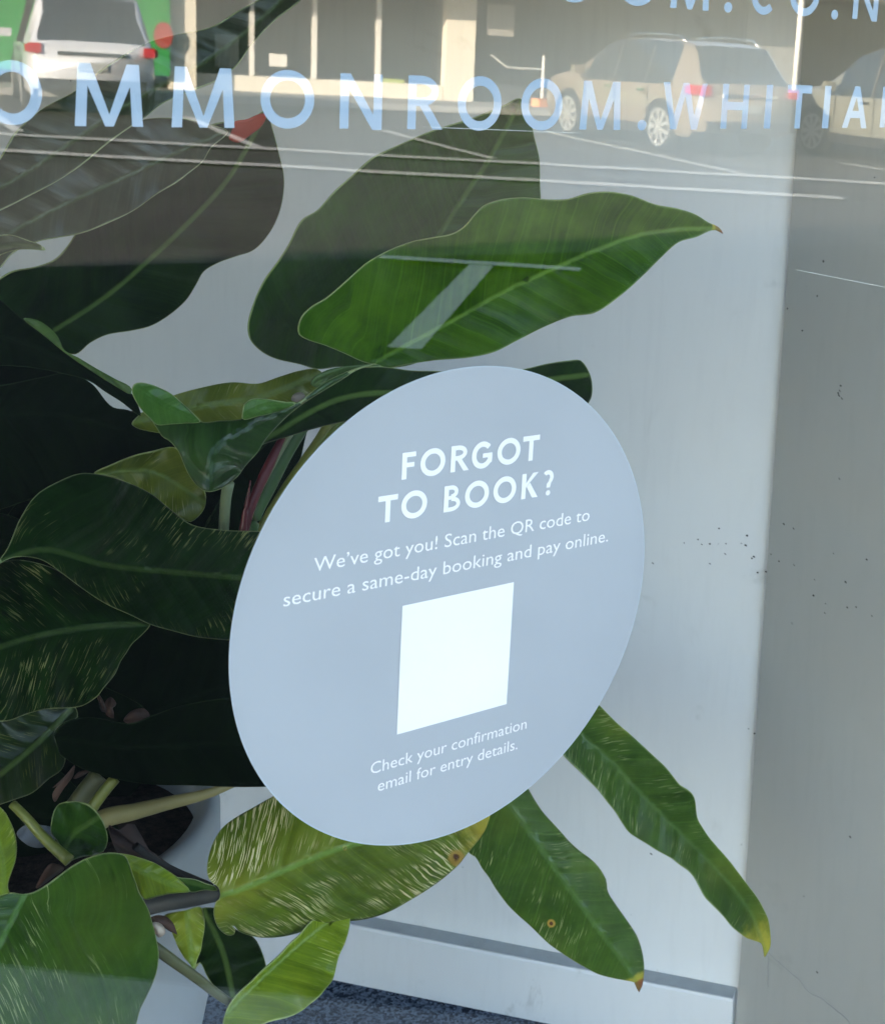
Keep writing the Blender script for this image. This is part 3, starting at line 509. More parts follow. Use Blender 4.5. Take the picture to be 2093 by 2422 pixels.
leaf('n', [(130, 800), (40, 830), (-60, 830), (-80, 720), (0, 659), (27, 643), (89, 630), (130, 614), (156, 588), (200, 520), (300, 400), (430, 320), (520, 290), (590, 285), (630, 262), (645, 305), (663, 375), (671, 410), (672, 445), (661, 503), (634, 556), (599, 592), (554, 608), (514, 623), (482, 643), (465, 672), (442, 708), (402, 744), (357, 771), (313, 782), (250, 793), (214, 811), (179, 838), (150, 830)],
     [(130, 780), (246, 704), (357, 610), (447, 525), (536, 427), (625, 275)], .50, .48, L_DARK, fold=-.4, tilt=.25, rip=.01)
leaf('r1', [(930, 520), (945, 492), (1000, 480), (1040, 462), (1075, 458), (1062, 500), (1010, 545), (960, 575), (925, 560)], [(930, 545), (1070, 465)], .47, .455, simple('leaf_red_back', (.30, .03, .015), .4), rip=0, name='leaf_fold', label='dark red curled back of a leaf tip')
leaf('n', [(690, -60), (760, -60), (712, 0), (645, 53), (592, 111), (563, 152), (530, 182), (440, 220), (385, 245), (340, 281), (311, 299), (246, 346), (200, 385), (147, 422), (59, 469), (0, 498), (-80, 530), (-90, 440), (-40, 420), (0, 375), (35, 317), (64, 287), (100, 258), (176, 217), (235, 170), (290, 133), (351, 100), (405, 85), (504, 62), (563, 26), (610, 0)],
     [(720, -50), (600, 60), (480, 150), (330, 230), (180, 330), (60, 410), (-60, 480)], .34, .28, L_GREYG, fold=-.3, tilt=.3, rip=.012)
leaf('n', [(539, 311), (498, 352), (481, 381), (446, 410), (420, 430), (375, 457), (317, 498), (250, 530), (192, 552), (134, 563), (89, 572), (30, 600), (0, 635), (-60, 660), (-80, 520), (0, 470), (120, 400), (230, 330), (330, 285), (430, 280), (500, 295)],
     [(545, 305), (400, 370), (250, 440), (100, 510), (-60, 600)], .41, .38, L_GREYG, fold=-.3, tilt=.25, rip=.010, ph=2)
leaf('r3', [(-60, 370), (0, 350), (60, 348), (160, 380), (215, 400), (245, 430), (200, 428), (120, 425), (40, 440), (0, 458), (-60, 500)], [(-60, 430), (100, 400), (240, 428)], .25, .22, L_GREYG, rip=.002)
# --- left middle
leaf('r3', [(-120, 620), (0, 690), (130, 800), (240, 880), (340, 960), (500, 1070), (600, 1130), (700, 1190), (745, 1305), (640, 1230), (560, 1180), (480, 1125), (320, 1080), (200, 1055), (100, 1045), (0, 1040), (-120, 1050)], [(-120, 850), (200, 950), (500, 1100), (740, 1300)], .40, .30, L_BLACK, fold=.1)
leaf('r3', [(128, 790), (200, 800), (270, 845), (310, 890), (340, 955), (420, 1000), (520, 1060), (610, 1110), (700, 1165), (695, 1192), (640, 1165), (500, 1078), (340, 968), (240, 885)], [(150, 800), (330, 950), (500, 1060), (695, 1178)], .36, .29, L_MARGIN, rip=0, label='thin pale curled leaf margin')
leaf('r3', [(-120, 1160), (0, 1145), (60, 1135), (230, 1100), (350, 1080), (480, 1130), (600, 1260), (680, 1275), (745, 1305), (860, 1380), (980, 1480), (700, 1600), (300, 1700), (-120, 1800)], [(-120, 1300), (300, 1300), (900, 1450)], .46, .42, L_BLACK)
leaf('r3', [(700, 1350), (740, 1300), (830, 1240), (930, 1195), (1100, 1150), (1230, 1130), (1370, 1135), (1480, 1100), (1600, 1065), (1680, 1060), (1720, 1100), (1720, 1180), (1560, 1300), (1290, 1380), (1050, 1420), (860, 1400)], [(700, 1340), (1050, 1260), (1400, 1200), (1700, 1080)], .34, .36, L_OLIVE, fold=.3, tilt=-.2)
leaf('r3', [(500, 1612), (600, 1560), (700, 1520), (800, 1495), (930, 1475), (1000, 1560), (1080, 1690), (1092, 1740), (1085, 1790), (1050, 1840), (1010, 1868), (950, 1840), (800, 1740), (650, 1650)], [(520, 1610), (800, 1600), (1080, 1760)], .36, .32, L_OLIVE, fold=-.3, label='olive and rust coloured leaf under the folded leaf')
FOLD = [(700, 1170), (712, 1140), (740, 1131), (800, 1140), (850, 1160), (900, 1185), (950, 1225), (1000, 1270), (1040, 1310), (1062, 1336), (1170, 1333), (1240, 1330), (1285, 1320), (1286, 1280), (1295, 1245), (1330, 1220), (1400, 1217), (1500, 1232), (1570, 1238), (1650, 1180), (1720, 1130), (1820, 1080), (1900, 1050), (1990, 1030), (1900, 1060), (1800, 1120), (1700, 1180), (1600, 1245), (1530, 1300), (1450, 1380), (1400, 1440), (1370, 1490), (1300, 1570), (1260, 1625), (1220, 1660), (1185, 1685), (1150, 1700), (1110, 1708), (1075, 1700), (1035, 1665), (1000, 1615), (975, 1560), (955, 1510), (935, 1478), (900, 1440), (860, 1415), (835, 1375), (800, 1325), (760, 1285), (725, 1235)]
leaf('r3', FOLD, [(1110, 1700), (1130, 1500), (1250, 1400), (1480, 1280), (1900, 1050)], .17, .20, L_FOLD, fold=.45, rip=.006, tilt=-.2, label='front leaf folded into two pale lobes above a dark face', step=7)
leaf('c1', [(190, 330), (150, 350), (160, 320), (260, 235), (340, 160), (420, 108), (500, 58), (560, 34), (640, 27), (700, 33), (760, 42), (870, 45), (1000, 50), (1195, 38), (1300, 15), (1380, 4), (1420, 3), (1440, 25), (1457, 60), (1465, 100), (1460, 150), (1430, 190), (1300, 230), (1000, 230), (700, 225), (520, 238), (400, 265), (300, 295)], [(190, 315), (500, 150), (900, 120), (1440, 60)], .215, .19, L_DARK, fold=.4, tilt=.3, rip=.004, label='dark half of the folded leaf, its tip behind the sticker')
leaf('c1', [(385, 97), (393, 72), (430, 48), (470, 35), (540, 25), (610, 20), (650, 22), (600, 28), (550, 38), (500, 62), (460, 88), (430, 105), (400, 108)], [(390, 98), (500, 50), (640, 22)], .21, .22, L_MARGIN, rip=0, step=6)
leaf('c1', [(470, 255), (500, 240), (540, 235), (480, 300), (400, 400), (330, 500), (270, 600), (230, 670), (205, 700), (225, 620), (270, 530), (330, 440), (400, 350)], [(500, 245), (370, 420), (215, 690)], .33, .30, L_OLIVE, rip=.002)
# --- left lower
leaf('n', [(1, 1322), (18, 1298), (49, 1226), (85, 1173), (134, 1142), (188, 1121), (223, 1121), (290, 1137), (357, 1168), (402, 1204), (451, 1240), (518, 1253), (616, 1257), (720, 1262), (760, 1400), (720, 1520), (620, 1516), (539, 1513), (500, 1510), (461, 1505), (410, 1492), (355, 1476), (309, 1454), (250, 1427), (195, 1391), (148, 1356), (102, 1325), (70, 1317), (39, 1317), (15, 1325), (-20, 1345)],
     [(-10, 1335), (60, 1307), (110, 1300), (250, 1336), (400, 1352), (539, 1364), (740, 1380)], .16, .26, L_DARKS, fold=.55, bend=.3, rip=.006, label='big dark arching leaf with pale streaks left of the sticker')
leaf('r5', [(-120, 380), (0, 335), (120, 320), (300, 360), (500, 470), (700, 580), (912, 700), (850, 780), (800, 825), (765, 880), (730, 930), (700, 1000), (660, 1055), (625, 1095), (595, 1140), (560, 1168), (520, 1192), (470, 1208), (400, 1216), (330, 1217), (270, 1221), (160, 1252), (60, 1290), (0, 1297), (-120, 1310)],
     [(900, 700), (500, 730), (180, 790), (-100, 880)], .24, .20, L_DARKS, fold=.3, tilt=.35, rip=.008, label='dark broad leaf with yellow lower margin at the left edge')
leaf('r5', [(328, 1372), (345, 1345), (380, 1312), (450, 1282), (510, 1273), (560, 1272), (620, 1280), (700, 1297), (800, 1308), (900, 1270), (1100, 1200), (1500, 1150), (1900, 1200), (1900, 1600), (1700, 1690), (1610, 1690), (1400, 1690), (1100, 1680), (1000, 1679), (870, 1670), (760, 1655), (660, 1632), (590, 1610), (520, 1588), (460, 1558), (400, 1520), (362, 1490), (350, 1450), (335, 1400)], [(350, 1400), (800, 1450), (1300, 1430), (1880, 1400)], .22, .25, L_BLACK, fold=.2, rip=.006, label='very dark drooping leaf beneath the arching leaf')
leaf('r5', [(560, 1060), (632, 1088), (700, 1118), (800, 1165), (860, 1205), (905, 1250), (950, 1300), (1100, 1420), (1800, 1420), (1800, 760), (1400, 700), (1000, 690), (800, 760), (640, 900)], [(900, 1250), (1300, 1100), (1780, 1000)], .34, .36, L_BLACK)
leaf('r5', [(-120, 1290), (0, 1285), (200, 1230), (450, 1200), (470, 1270), (400, 1300), (335, 1350), (335, 1400), (350, 1440), (392, 1500), (395, 1540), (370, 1590), (300, 1640), (200, 1725), (100, 1765), (0, 1800), (-120, 1840)], [(430, 1220), (200, 1450), (-100, 1700)], .30, .26, m_leaf('leaf_mottled_dark', (.005, .016, .002), (.016, .034, .004), .4, scol=(.2, .2, .05), yellow=.6, trans=.05), fold=.2, label='mottled dark leaf with a browned margin at left')
leaf('r6', [(245, 640), (243, 590), (258, 530), (280, 500), (320, 490), (370, 490), (410, 500), (450, 530), (485, 580), (503, 630), (507, 680), (490, 722), (450, 738), (400, 745), (350, 760), (330, 772), (300, 720), (270, 670)], [(300, 720), (350, 640), (470, 560)], .20, .17, L_MID, fold=.3, rip=.004)
leaf('r6', [(-80, 480), (0, 515), (25, 540), (50, 585), (70, 640), (79, 700), (74, 760), (55, 820), (40, 865), (38, 895), (46, 918), (20, 925), (0, 932), (-80, 960)], [(20, 915), (10, 750), (-60, 520)], .12, .10, L_YEL, fold=.3, rip=.003)
leaf('r6', [(-90, 940), (0, 935), (50, 917), (110, 925), (160, 915), (210, 888), (270, 845), (330, 800), (390, 765), (440, 745), (480, 733), (520, 730), (560, 733), (590, 745), (605, 770), (615, 800), (640, 870), (655, 915), (680, 960), (700, 1000), (715, 1050), (735, 1130), (747, 1200), (745, 1250), (735, 1300), (718, 1345), (700, 1385), (680, 1425), (660, 1465), (640, 1540), (600, 1640), (-90, 1640)], [(115, 930), (60, 1040), (0, 1160), (-80, 1300), (-300, 1700), (-420, 1950)], .13, .08, m_leaf('leaf_front_green', (.014, .046, .002), (.042, .09, .006), .45, scol=(.45, .48, .2), vein=.2, yellow=.15, rib=(.12, .26, .06)), fold=.22, rip=.008, rk=2, label='wide green leaf filling the bottom left corner')
leaf('r6', [(500, 732), (580, 735), (630, 745), (680, 760), (730, 780), (770, 802), (830, 842), (870, 880), (895, 912), (850, 918), (800, 922), (740, 935), (680, 948), (640, 880), (560, 780)], [(520, 740), (700, 830), (890, 912)], .17, .17, L_YEL, fold=.3, rip=.003, label='pale back of a small leaf above the grey stalk')
leaf('r6', [(820, 845), (860, 848), (920, 855), (970, 875), (1015, 890), (1025, 905), (960, 905), (900, 915), (870, 890)], [(830, 850), (1020, 900)], .19, .19, L_MID, rip=0)
leaf('r6', [(775, 1028), (830, 1010), (880, 1000), (945, 985), (960, 1030), (963, 1080), (955, 1130), (945, 1190), (925, 1240), (912, 1280), (895, 1255), (865, 1220), (835, 1165), (808, 1100)], [(880, 1000), (890, 1120), (912, 1270)], .20, .17, L_YEL, fold=.35, rip=.003, label='small pale leaf with a brown point hanging below the grey stalk')
leaf('r6', [(940, 1000), (1010, 990), (1060, 1040), (1110, 1090), (1190, 1125), (1225, 1180), (1250, 1250), (1260, 1330), (1200, 1400), (1110, 1425), (1060, 1420), (1020, 1380), (980, 1320), (940, 1250), (918, 1282), (935, 1200), (952, 1100)], [(960, 1000), (1050, 1200), (1100, 1420)], .26, .22, L_DARK, fold=.3, label='dark green leaf under the pale streaked leaf')
# --- bottom centre
leaf('c2', [(146, 690), (150, 660), (140, 628), (118, 612), (97, 590), (86, 560), (85, 530), (92, 480), (110, 420), (127, 385), (150, 348), (183, 315), (220, 288), (300, 242), (420, 174), (520, 120), (700, 80), (1000, 90), (1300, 150), (1480, 230), (1492, 270), (1485, 300), (1470, 340), (1447, 378), (1420, 412), (1380, 460), (1345, 505), (1310, 540), (1250, 590), (1180, 640), (1090, 695), (1000, 745), (930, 772), (850, 790), (780, 797), (700, 803), (650, 812), (600, 825), (550, 850), (500, 865), (450, 874), (400, 878), (350, 877), (310, 870), (270, 858), (240, 843), (222, 822), (206, 818), (214, 828), (226, 842), (222, 858), (205, 868), (185, 866), (160, 850), (140, 828), (125, 795), (117, 755), (122, 725), (132, 700)],
     [(142, 672), (220, 650), (300, 620), (500, 530), (700, 450), (850, 405), (1100, 330), (1300, 265), (1480, 240)], .18, .10, L_STREAK, fold=.55, bend=.5, rip=.006, rk=2.2, tip=.5, tipl=.2, marks=[('c2', 1325, 480, 30), ('c2', 770, 432, 9)], label='broad yellow-green leaf with cream streaks under the sticker', step=6)
leaf('c2', [(796, 800), (790, 840), (780, 880), (762, 930), (740, 980), (720, 1060), (705, 1100), (680, 1130), (645, 1172), (600, 1210), (560, 1242), (520, 1265), (470, 1282), (430, 1290), (380, 1305), (330, 1330), (300, 1400), (160, 1400), (163, 1320), (168, 1285), (185, 1235), (215, 1185), (250, 1145), (300, 1100), (350, 1050), (400, 1005), (450, 960), (500, 905), (540, 870), (600, 800), (700, 740), (790, 750)], [(180, 1260), (250, 1190), (350, 1090), (450, 1000), (560, 900), (680, 810), (780, 760)], .16, .20, L_YEL, fold=-.45, tilt=-.25, rip=.006, label='yellow-green leaf curling down at the bottom centre')
leaf('c3', [(-110, 440), (-60, 340), (0, 380), (60, 400), (180, 495), (210, 545), (240, 592), (270, 630), (300, 662), (335, 700), (370, 740), (420, 785), (470, 822), (500, 852), (522, 885), (536, 912), (540, 935), (541, 955), (548, 975), (565, 1003), (590, 1040), (620, 1082), (650, 1125), (672, 1160), (688, 1200), (698, 1235), (705, 1275), (707, 1320), (703, 1365), (696, 1395), (685, 1418), (674, 1400), (664, 1375), (630, 1366), (590, 1359), (540, 1348), (500, 1336), (450, 1310), (400, 1282), (340, 1243), (280, 1200), (240, 1162), (200, 1122), (150, 1078), (100, 1030), (70, 992), (40, 950), (10, 900), (-20, 860), (-50, 810), (-76, 794), (-90, 640)],
     [(20, 440), (110, 580), (180, 680), (250, 780), (370, 950), (500, 1130), (620, 1290), (684, 1405)], .34, .26, L_NARROW, fold=.5, bend=.2, rip=.006, rk=2, tip=1.3, tipl=.07, marks=[('c3', 292, 1108, 15)], label='long hanging leaf with a rusty pointed tip and orange spot')
leaf('c3', [(330, -40), (400, 30), (505, 126), (550, 172), (600, 220), (650, 262), (700, 308), (750, 355), (800, 402), (838, 448), (870, 488), (898, 505), (920, 522), (934, 545), (940, 575), (943, 610), (950, 642), (972, 680), (1000, 722), (1030, 758), (1060, 792), (1095, 832), (1130, 878), (1165, 925), (1200, 970), (1228, 1012), (1250, 1055), (1265, 1090), (1272, 1130), (1276, 1180), (1274, 1215), (1262, 1240), (1249, 1262), (1243, 1230), (1234, 1200), (1205, 1188), (1170, 1176), (1135, 1152), (1100, 1122), (1070, 1085), (1040, 1052), (1010, 1022), (980, 990), (955, 945), (930, 900), (905, 872), (870, 848), (835, 820), (800, 800), (760, 778), (720, 752), (680, 728), (640, 700), (608, 655), (580, 610), (540, 560), (500, 508), (460, 468), (420, 428), (380, 390), (342, 350), (250, 240), (220, 100)],
     [(290, 60), (350, 170), (425, 255), (550, 370), (700, 530), (850, 680), (1000, 830), (1130, 980), (1200, 1090), (1250, 1240)], .44, .33, L_NARROW, fold=-.5, rip=.006, rk=2, tip=.55, tipl=.14, label='long narrow leaf reaching down to the right with a pointed yellow tip')
# small marks
def spot(reg, x, y, r_, Y, col, nm='blemish', sq=1.0, lab=None):
    x, y = cv(reg, x, y); n_ = 22; vs = [gl(x + r_ * (1 + .2 * math.sin(3 * a_) + .12 * math.sin(7 * a_ + 1)) * math.cos(a_), y + sq * r_ * (1 + .2 * math.sin(2 * a_ + 2)) * math.sin(a_), Y) for a_ in [i * 2 * math.pi / n_ for i in range(n_)]]
    return vs
# --- stems
P_GREEN = simple('petiole_green', (.035, .085, .02), .4, var=.4, sc=30); P_PALE = simple('petiole_pale', (.14, .17, .09), .45, var=.3, sc=40); P_TAN = simple('petiole_tan', (.30, .24, .09), .55, var=.3, sc=25)
P_RED = simple('sheath_crimson', (.075, .005, .009), .4, var=.5, sc=60); P_GREY = simple('petiole_grey', (.075, .075, .07), .55, var=.45, sc=50); P_OLV = simple('petiole_olive', (.15, .16, .03), .45, var=.35, sc=30); P_BRN = simple('petiole_brown_green', (.075, .075, .03), .5, var=.4, sc=30)
P_DRY = simple('dried_sheath_brown', (.06, .028, .018), .8, var=.5, sc=60)
stem('z5', [(560, 520), (450, 700), (350, 900), (270, 1100), (220, 1290)], (.29, .28), (13, 11), P_RED, 'sheath', 'crimson leaf sheath between the stalks')
stem('z5', [(278, 885), (262, 980), (240, 1100), (215, 1300)], (.27, .27), (1, 11), P_RED, 'sheath', 'short pointed crimson sheath tip')
stem('z5', [(620, 500), (520, 680), (420, 900), (320, 1120), (280, 1290)], (.31, .30), (24, 12), P_GREEN)
stem('z5', [(560, 560), (460, 740), (380, 900), (330, 1000)], (.285, .285), (7, 3), P_PALE)
stem('z5', [(125, 900), (105, 1000), (95, 1120), (85, 1300)], (.27, .28), (13, 12), P_PALE)
stem('z5', [(900, 380), (820, 540), (680, 740), (520, 960), (380, 1180), (300, 1330)], (.36, .34), (20, 10), P_OLV)
stem('r5', [(1420, 1670), (1250, 1735), (1000, 1795), (800, 1845), (640, 1880), (560, 1930)], (.33, .30), (9, 24), P_TAN, label='thick tan stalk curving along the pot rim')
stem('r5', [(700, 1640), (640, 1710), (580, 1790), (540, 1850)], (.28, .28), (13, 14), P_OLV)
stem('r5', [(600, 1620), (520, 1720), (440, 1830)], (.33, .33), (22, 22), P_BRN)
stem('r6', [(640, 1000), (760, 968), (900, 945), (1050, 915)], (.25, .215), (21, 19), P_GREY, label='flat grey-brown stalk of the streaked leaf')
stem('r6', [(720, 1170), (830, 1250), (940, 1330), (1010, 1385), (1090, 1440)], (.17, .17), (14, 10), P_BRN)
stem('r6', [(60, 500), (120, 560), (190, 640), (240, 690), (330, 770)], (.22, .18), (10, 14), P_OLV, label='thick young shoot beside the small dark leaf')
stem('r6', [(640, 700), (720, 760), (820, 810), (900, 845), (1000, 880)], (.22, .22), (10, 4), simple('black_twig', (.01, .008, .008), .8), 'twig')
for pts_, Y_, r__ in (([(640, 1040), (700, 1070), (800, 1180)], .30, 10), ([(1600, 1300), (1400, 1200), (1100, 1350)], .40, 12)): pass
stem('r4', [(440, 690), (420, 700), (380, 740), (300, 800)], (.30, .32), (9, 10), P_GREEN)
def shard(reg, pts, Y, dz, lab=None, mat=P_DRY):
    ol = catmull([cv(reg, *p) for p in pts], True, 7); c_ = ol.mean(0); vs = []; rr = random.Random(len(LEAVES) + int(pts[0][0]))
    vs = [gl(p[0], p[1], Y + dz * math.sin(p[0] * .06 + p[1] * .045)) for p in ol] + [gl(c_[0], c_[1], Y - dz * .6)]
    n_ = len(ol); o = mobj('dried_sheath', vs, [(i, (i + 1) % n_, n_) for i in range(n_)], mat, plant, True); sm = o.modifiers.new('s', 'SOLIDIFY'); sm.thickness = .0008
    return o
P_DRY2 = simple('dried_sheath_rust', (.045, .016, .008), .7, var=.5, sc=60); P_DRYP = simple('dried_sheath_pale', (.38, .30, .24), .8, var=.4, sc=80)
shard('r5', [(455, 1560), (445, 1620), (390, 1700), (330, 1780), (318, 1740), (350, 1680), (320, 1700), (400, 1620)], .25, .004)
shard('r5', [(540, 1590), (500, 1620), (445, 1640), (480, 1600)], .26, .003)
shard('r5', [(590, 1130), (620, 1170), (640, 1240), (620, 1230), (605, 1170)], .30, .003, mat=P_DRY2)
shard('r5', [(640, 1180), (670, 1150), (705, 1190), (680, 1210), (690, 1275), (655, 1260)], .31, .004, mat=P_DRY2)
shard('r5', [(750, 1290), (800, 1230), (870, 1220), (905, 1260), (850, 1305)], .32, .003, mat=P_DRY2)
shard('r6', [(515, 600), (560, 622), (600, 594), (632, 600), (640, 640), (668, 690), (700, 712), (735, 742), (800, 790), (880, 832), (985, 872), (900, 868), (800, 840), (700, 805), (600, 765), (540, 700)], .235, .006, mat=simple('withered_leaf', (.030, .014, .012), .8, var=.6, sc=70))
L_LOBE = m_leaf('leaf_pale_lobe', (.025, .075, .008), (.07, .15, .025), 0, vein=.1, rk=0, spec=.2)
leaf('r3', [(700, 1170), (712, 1140), (740, 1131), (800, 1140), (850, 1160), (900, 1185), (950, 1225), (1000, 1270), (1040, 1310), (1062, 1336), (980, 1345), (900, 1350), (830, 1352), (795, 1318), (760, 1285), (725, 1235)], [(720, 1150), (830, 1230), (1040, 1335)], .165, .17, L_LOBE, fold=.2, rip=0, step=6, label='pale lobe of the folded leaf')
leaf('r3', [(1285, 1322), (1286, 1280), (1295, 1245), (1330, 1220), (1400, 1217), (1500, 1232), (1570, 1238), (1530, 1262), (1450, 1290), (1370, 1308)], [(1300, 1300), (1400, 1255), (1560, 1240)], .165, .17, L_LOBE, fold=.2, rip=0, step=6, label='small pale lobe of the folded leaf')
shard('r6', [(170, 895), (200, 830), (240, 780), (300, 800), (240, 850)], .20, .004, mat=P_DRY2)
shard('r6', [(710, 1035), (770, 1030), (810, 1060), (835, 1115), (780, 1080), (720, 1055)], .16, .003, mat=P_DRY2)
shard('r6', [(715, 1060), (760, 1070), (775, 1110), (750, 1125), (730, 1090)], .155, .003, mat=P_DRYP)
shard('r4', [(140, 800), (165, 790), (180, 800), (170, 818), (135, 815)], .25, .003, mat=P_DRYP)
shard('r6', [(80, 640), (120, 600), (200, 600), (260, 620), (250, 680), (150, 700)], .28, .006, mat=simple('grey_stone', (.10, .11, .13), .8))
# deep foliage at the back of the plant
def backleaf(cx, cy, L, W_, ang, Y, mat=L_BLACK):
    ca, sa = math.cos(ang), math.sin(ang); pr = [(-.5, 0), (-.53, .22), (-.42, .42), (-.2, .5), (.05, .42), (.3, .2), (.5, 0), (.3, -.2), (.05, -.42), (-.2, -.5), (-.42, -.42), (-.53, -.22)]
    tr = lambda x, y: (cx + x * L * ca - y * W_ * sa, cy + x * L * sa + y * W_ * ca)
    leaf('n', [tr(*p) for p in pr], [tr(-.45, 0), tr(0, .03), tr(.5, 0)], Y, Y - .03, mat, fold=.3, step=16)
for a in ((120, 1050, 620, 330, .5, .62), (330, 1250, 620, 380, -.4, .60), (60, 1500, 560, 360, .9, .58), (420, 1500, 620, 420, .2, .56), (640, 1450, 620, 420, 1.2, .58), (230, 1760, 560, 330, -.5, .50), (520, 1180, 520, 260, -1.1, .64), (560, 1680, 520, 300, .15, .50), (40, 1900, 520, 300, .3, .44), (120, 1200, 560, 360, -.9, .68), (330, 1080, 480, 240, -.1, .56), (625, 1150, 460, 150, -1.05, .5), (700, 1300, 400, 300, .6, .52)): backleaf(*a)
# --- pot
pc_edge = gl(490, 1900, .42); M_POT = m_wall('pot_grey_glaze', (.27, .275, .28), 2.5, False)
zr = pc_edge.z; rp = .155
pc = Vector((pc_edge.x - rp * .86, .42 + rp * .35, 0))
prof = [(rp - .02, zr - .03), (rp - .02, zr + .006), (rp - .008, zr + .01), (rp, zr + .004), (rp, zr - .05), (rp * .985, zr - .11), (rp * .94, zr - .17), (rp * .87, zr - .23), (rp * .78, zr - .30), (rp * .70, zr - .38), (rp * .66, .115), (rp * .64, .101), (0.001, .101)]
prof = [p_ for p_ in prof if p_[1] >= .1005]
MB().lathe(pc, prof).obj('pot', M_POT, plant, True)
so_ = MB().lathe(pc, [(0.001, zr - .018), (rp * .5, zr - .012), (rp - .018, zr - .022)], 40).obj('soil', m_asphalt('potting_soil', (.012, .008, .006), (.05, .035, .025), 120), plant)

# ---------------------------------------------------------------- the street behind the camera, seen mirrored
def smst(a, b_, x): t = min(1, max(0, (x - a) / (b_ - a))); return t * t * (3 - 2 * t)
def interp(tab, x):
    if x <= tab[0][0]: return tab[0][1]
    for (x0, y0), (x1, y1) in zip(tab, tab[1:]):
        if x <= x1: t = (x - x0) / (x1 - x0); t = t * t * (3 - 2 * t) * .5 + t * .5; return y0 + (y1 - y0) * t
    return tab[-1][1]
M_TYRE = simple('tyre_rubber', (.02, .02, .02), .8); M_RIM = simple('alloy_rim', (.75, .74, .72), .3, metal=.7); M_LAMP = simple('tail_lamp_red', (.45, .01, .02), .2, coat=1); M_CARG = simple('car_glass', (.02, .03, .04), .06, var=.1, coat=1); M_TRIM = simple('black_trim', (.02, .02, .022), .5); M_CHROME = simple('chrome_trim', (.8, .8, .8), .15, metal=1); M_PLATE = simple('plate_white', (.25, .26, .25), .5)
def car(name, label, rearL, head, paint, L=4.75, Wd=1.84, H=1.62, wb=2.7, rear_over=.92, suv=True, rails=True):
    """rearL: ground contact of the rear-right wheel; head: forward unit vector"""
    e = bpy.data.objects.new(name, None); COL.objects.link(e); tag(e, label, 'car', 'cars parked across the street')
    F_ = Vector((head[0], head[1], 0)).normalized(); Rt = Vector((F_.y, -F_.x, 0)); O = Vector((rearL[0], rearL[1], 0)) - Rt * (Wd / 2 - .06) - F_ * rear_over   # origin: centre of the rear bumper
    e.location = O; e.rotation_euler = (0, 0, math.atan2(F_.y, F_.x)); bpy.context.view_layer.update()
    # local frame: x forward from the tail, y left, z up
    hw = Wd / 2
    if suv: roof = [(0, .98), (.10, 1.05), (.18, 1.12), (.55, H - .08), (.8, H - .02), (1.6, H), (2.4, H - .02), (2.8, H - .10), (3.55, 1.10), (3.75, 1.05), (4.4, .96), (4.62, .86), (L, .62)]
    else: roof = [(0, .84), (.08, .97), (.55, 1.02), (1.05, 1.24), (1.6, H - .02), (2.1, H), (2.6, H - .05), (3.45, 1.02), (3.6, .98), (4.2, .88), (4.5, .78), (L, .58)]
    beltz = lambda x: .98 - .02 * x if suv else .90 - .012 * x
    wid = [(0, .86), (.15, .95), (.6, 1.0), (3.6, 1.0), (4.3, .95), (4.6, .86), (L, .70)]
    N, K = 60, 22; V = []; sec = []
    for i in range(N + 1):
        x = L * i / N; rz = interp(roof, x); wd_x = hw * interp(wid, x); bz = min(beltz(x), rz - .03); pts = []
        low = .24 + (.10 if (x < .3 or x > L - .3) else 0)
        inset = .17 if suv else .20
        ctrl = [(wd_x * .90, low), (wd_x * .985, low + .10), (wd_x, .55), (wd_x * .985, bz - .06), (wd_x * .965, bz)]
        gh = max(0, rz - bz - .04)
        for j in range(1, 5): t = j / 4; ctrl.append((wd_x * .965 - inset * t * min(1, gh / .45) - .02 * t * t, bz + gh * t))
        tx, tz = ctrl[-1]; ctrl += [(tx - .05, tz + (rz - tz) * .55), (tx * .75, rz - .008), (tx * .4, rz), (0, rz)]
        sec.append([(x, y, z) for y, z in ctrl] + [(x, -y, z) for y, z in ctrl[::-1][1:]])
    M_ = len(sec[0]); V = [p for s_ in sec for p in s_]
    fb, fw = [], []
    gx0, gx1 = (.75, 3.15) if suv else (1.0, 3.05)
    half = (M_ - 1) // 2
    for i in range(N):
        x = L * (i + .5) / N; rz = interp(roof, x); slope = (interp(roof, x + .08) - interp(roof, x - .08)) / .16
        for j in range(M_ - 1):
            jj = j if j < half else M_ - 2 - j; q = (i * M_ + j, (i + 1) * M_ + j, (i + 1) * M_ + j + 1, i * M_ + j + 1)
            side = 4 <= jj <= 7 and gx0 < x < gx1 and rz - beltz(x) > .18
            wind = jj >= 9 and abs(slope) > .35 and rz > beltz(x) + .08
            (fw if (side or wind) else fb).append(q)
    fb.append(tuple(range(M_))); fb.append(tuple(range(N * M_, N * M_ + M_))[::-1])
    def part(nm, vs, fs, mat, smooth=True, par=None):
        me = bpy.data.meshes.new(nm); me.from_pydata(vs, [], fs); bm = bmesh.new(); bm.from_mesh(me); bmesh.ops.delete(bm, geom=[v for v in bm.verts if not v.link_faces], context='VERTS'); bmesh.ops.recalc_face_normals(bm, faces=bm.faces); bm.to_mesh(me); bm.free()
        for p in me.polygons: p.use_smooth = smooth
        me.materials.append(mat); o = bpy.data.objects.new(nm, me); COL.objects.link(o); o.parent = par or e; return o
    part('body', V, fb, paint); part('window', V, fw, M_CARG)
    def mb(nm, b, mat, smooth=False, par=None): return part(nm, [tuple(v) for v in b.v], b.f, mat, smooth, par)
    wr_ = .345 if suv else .32
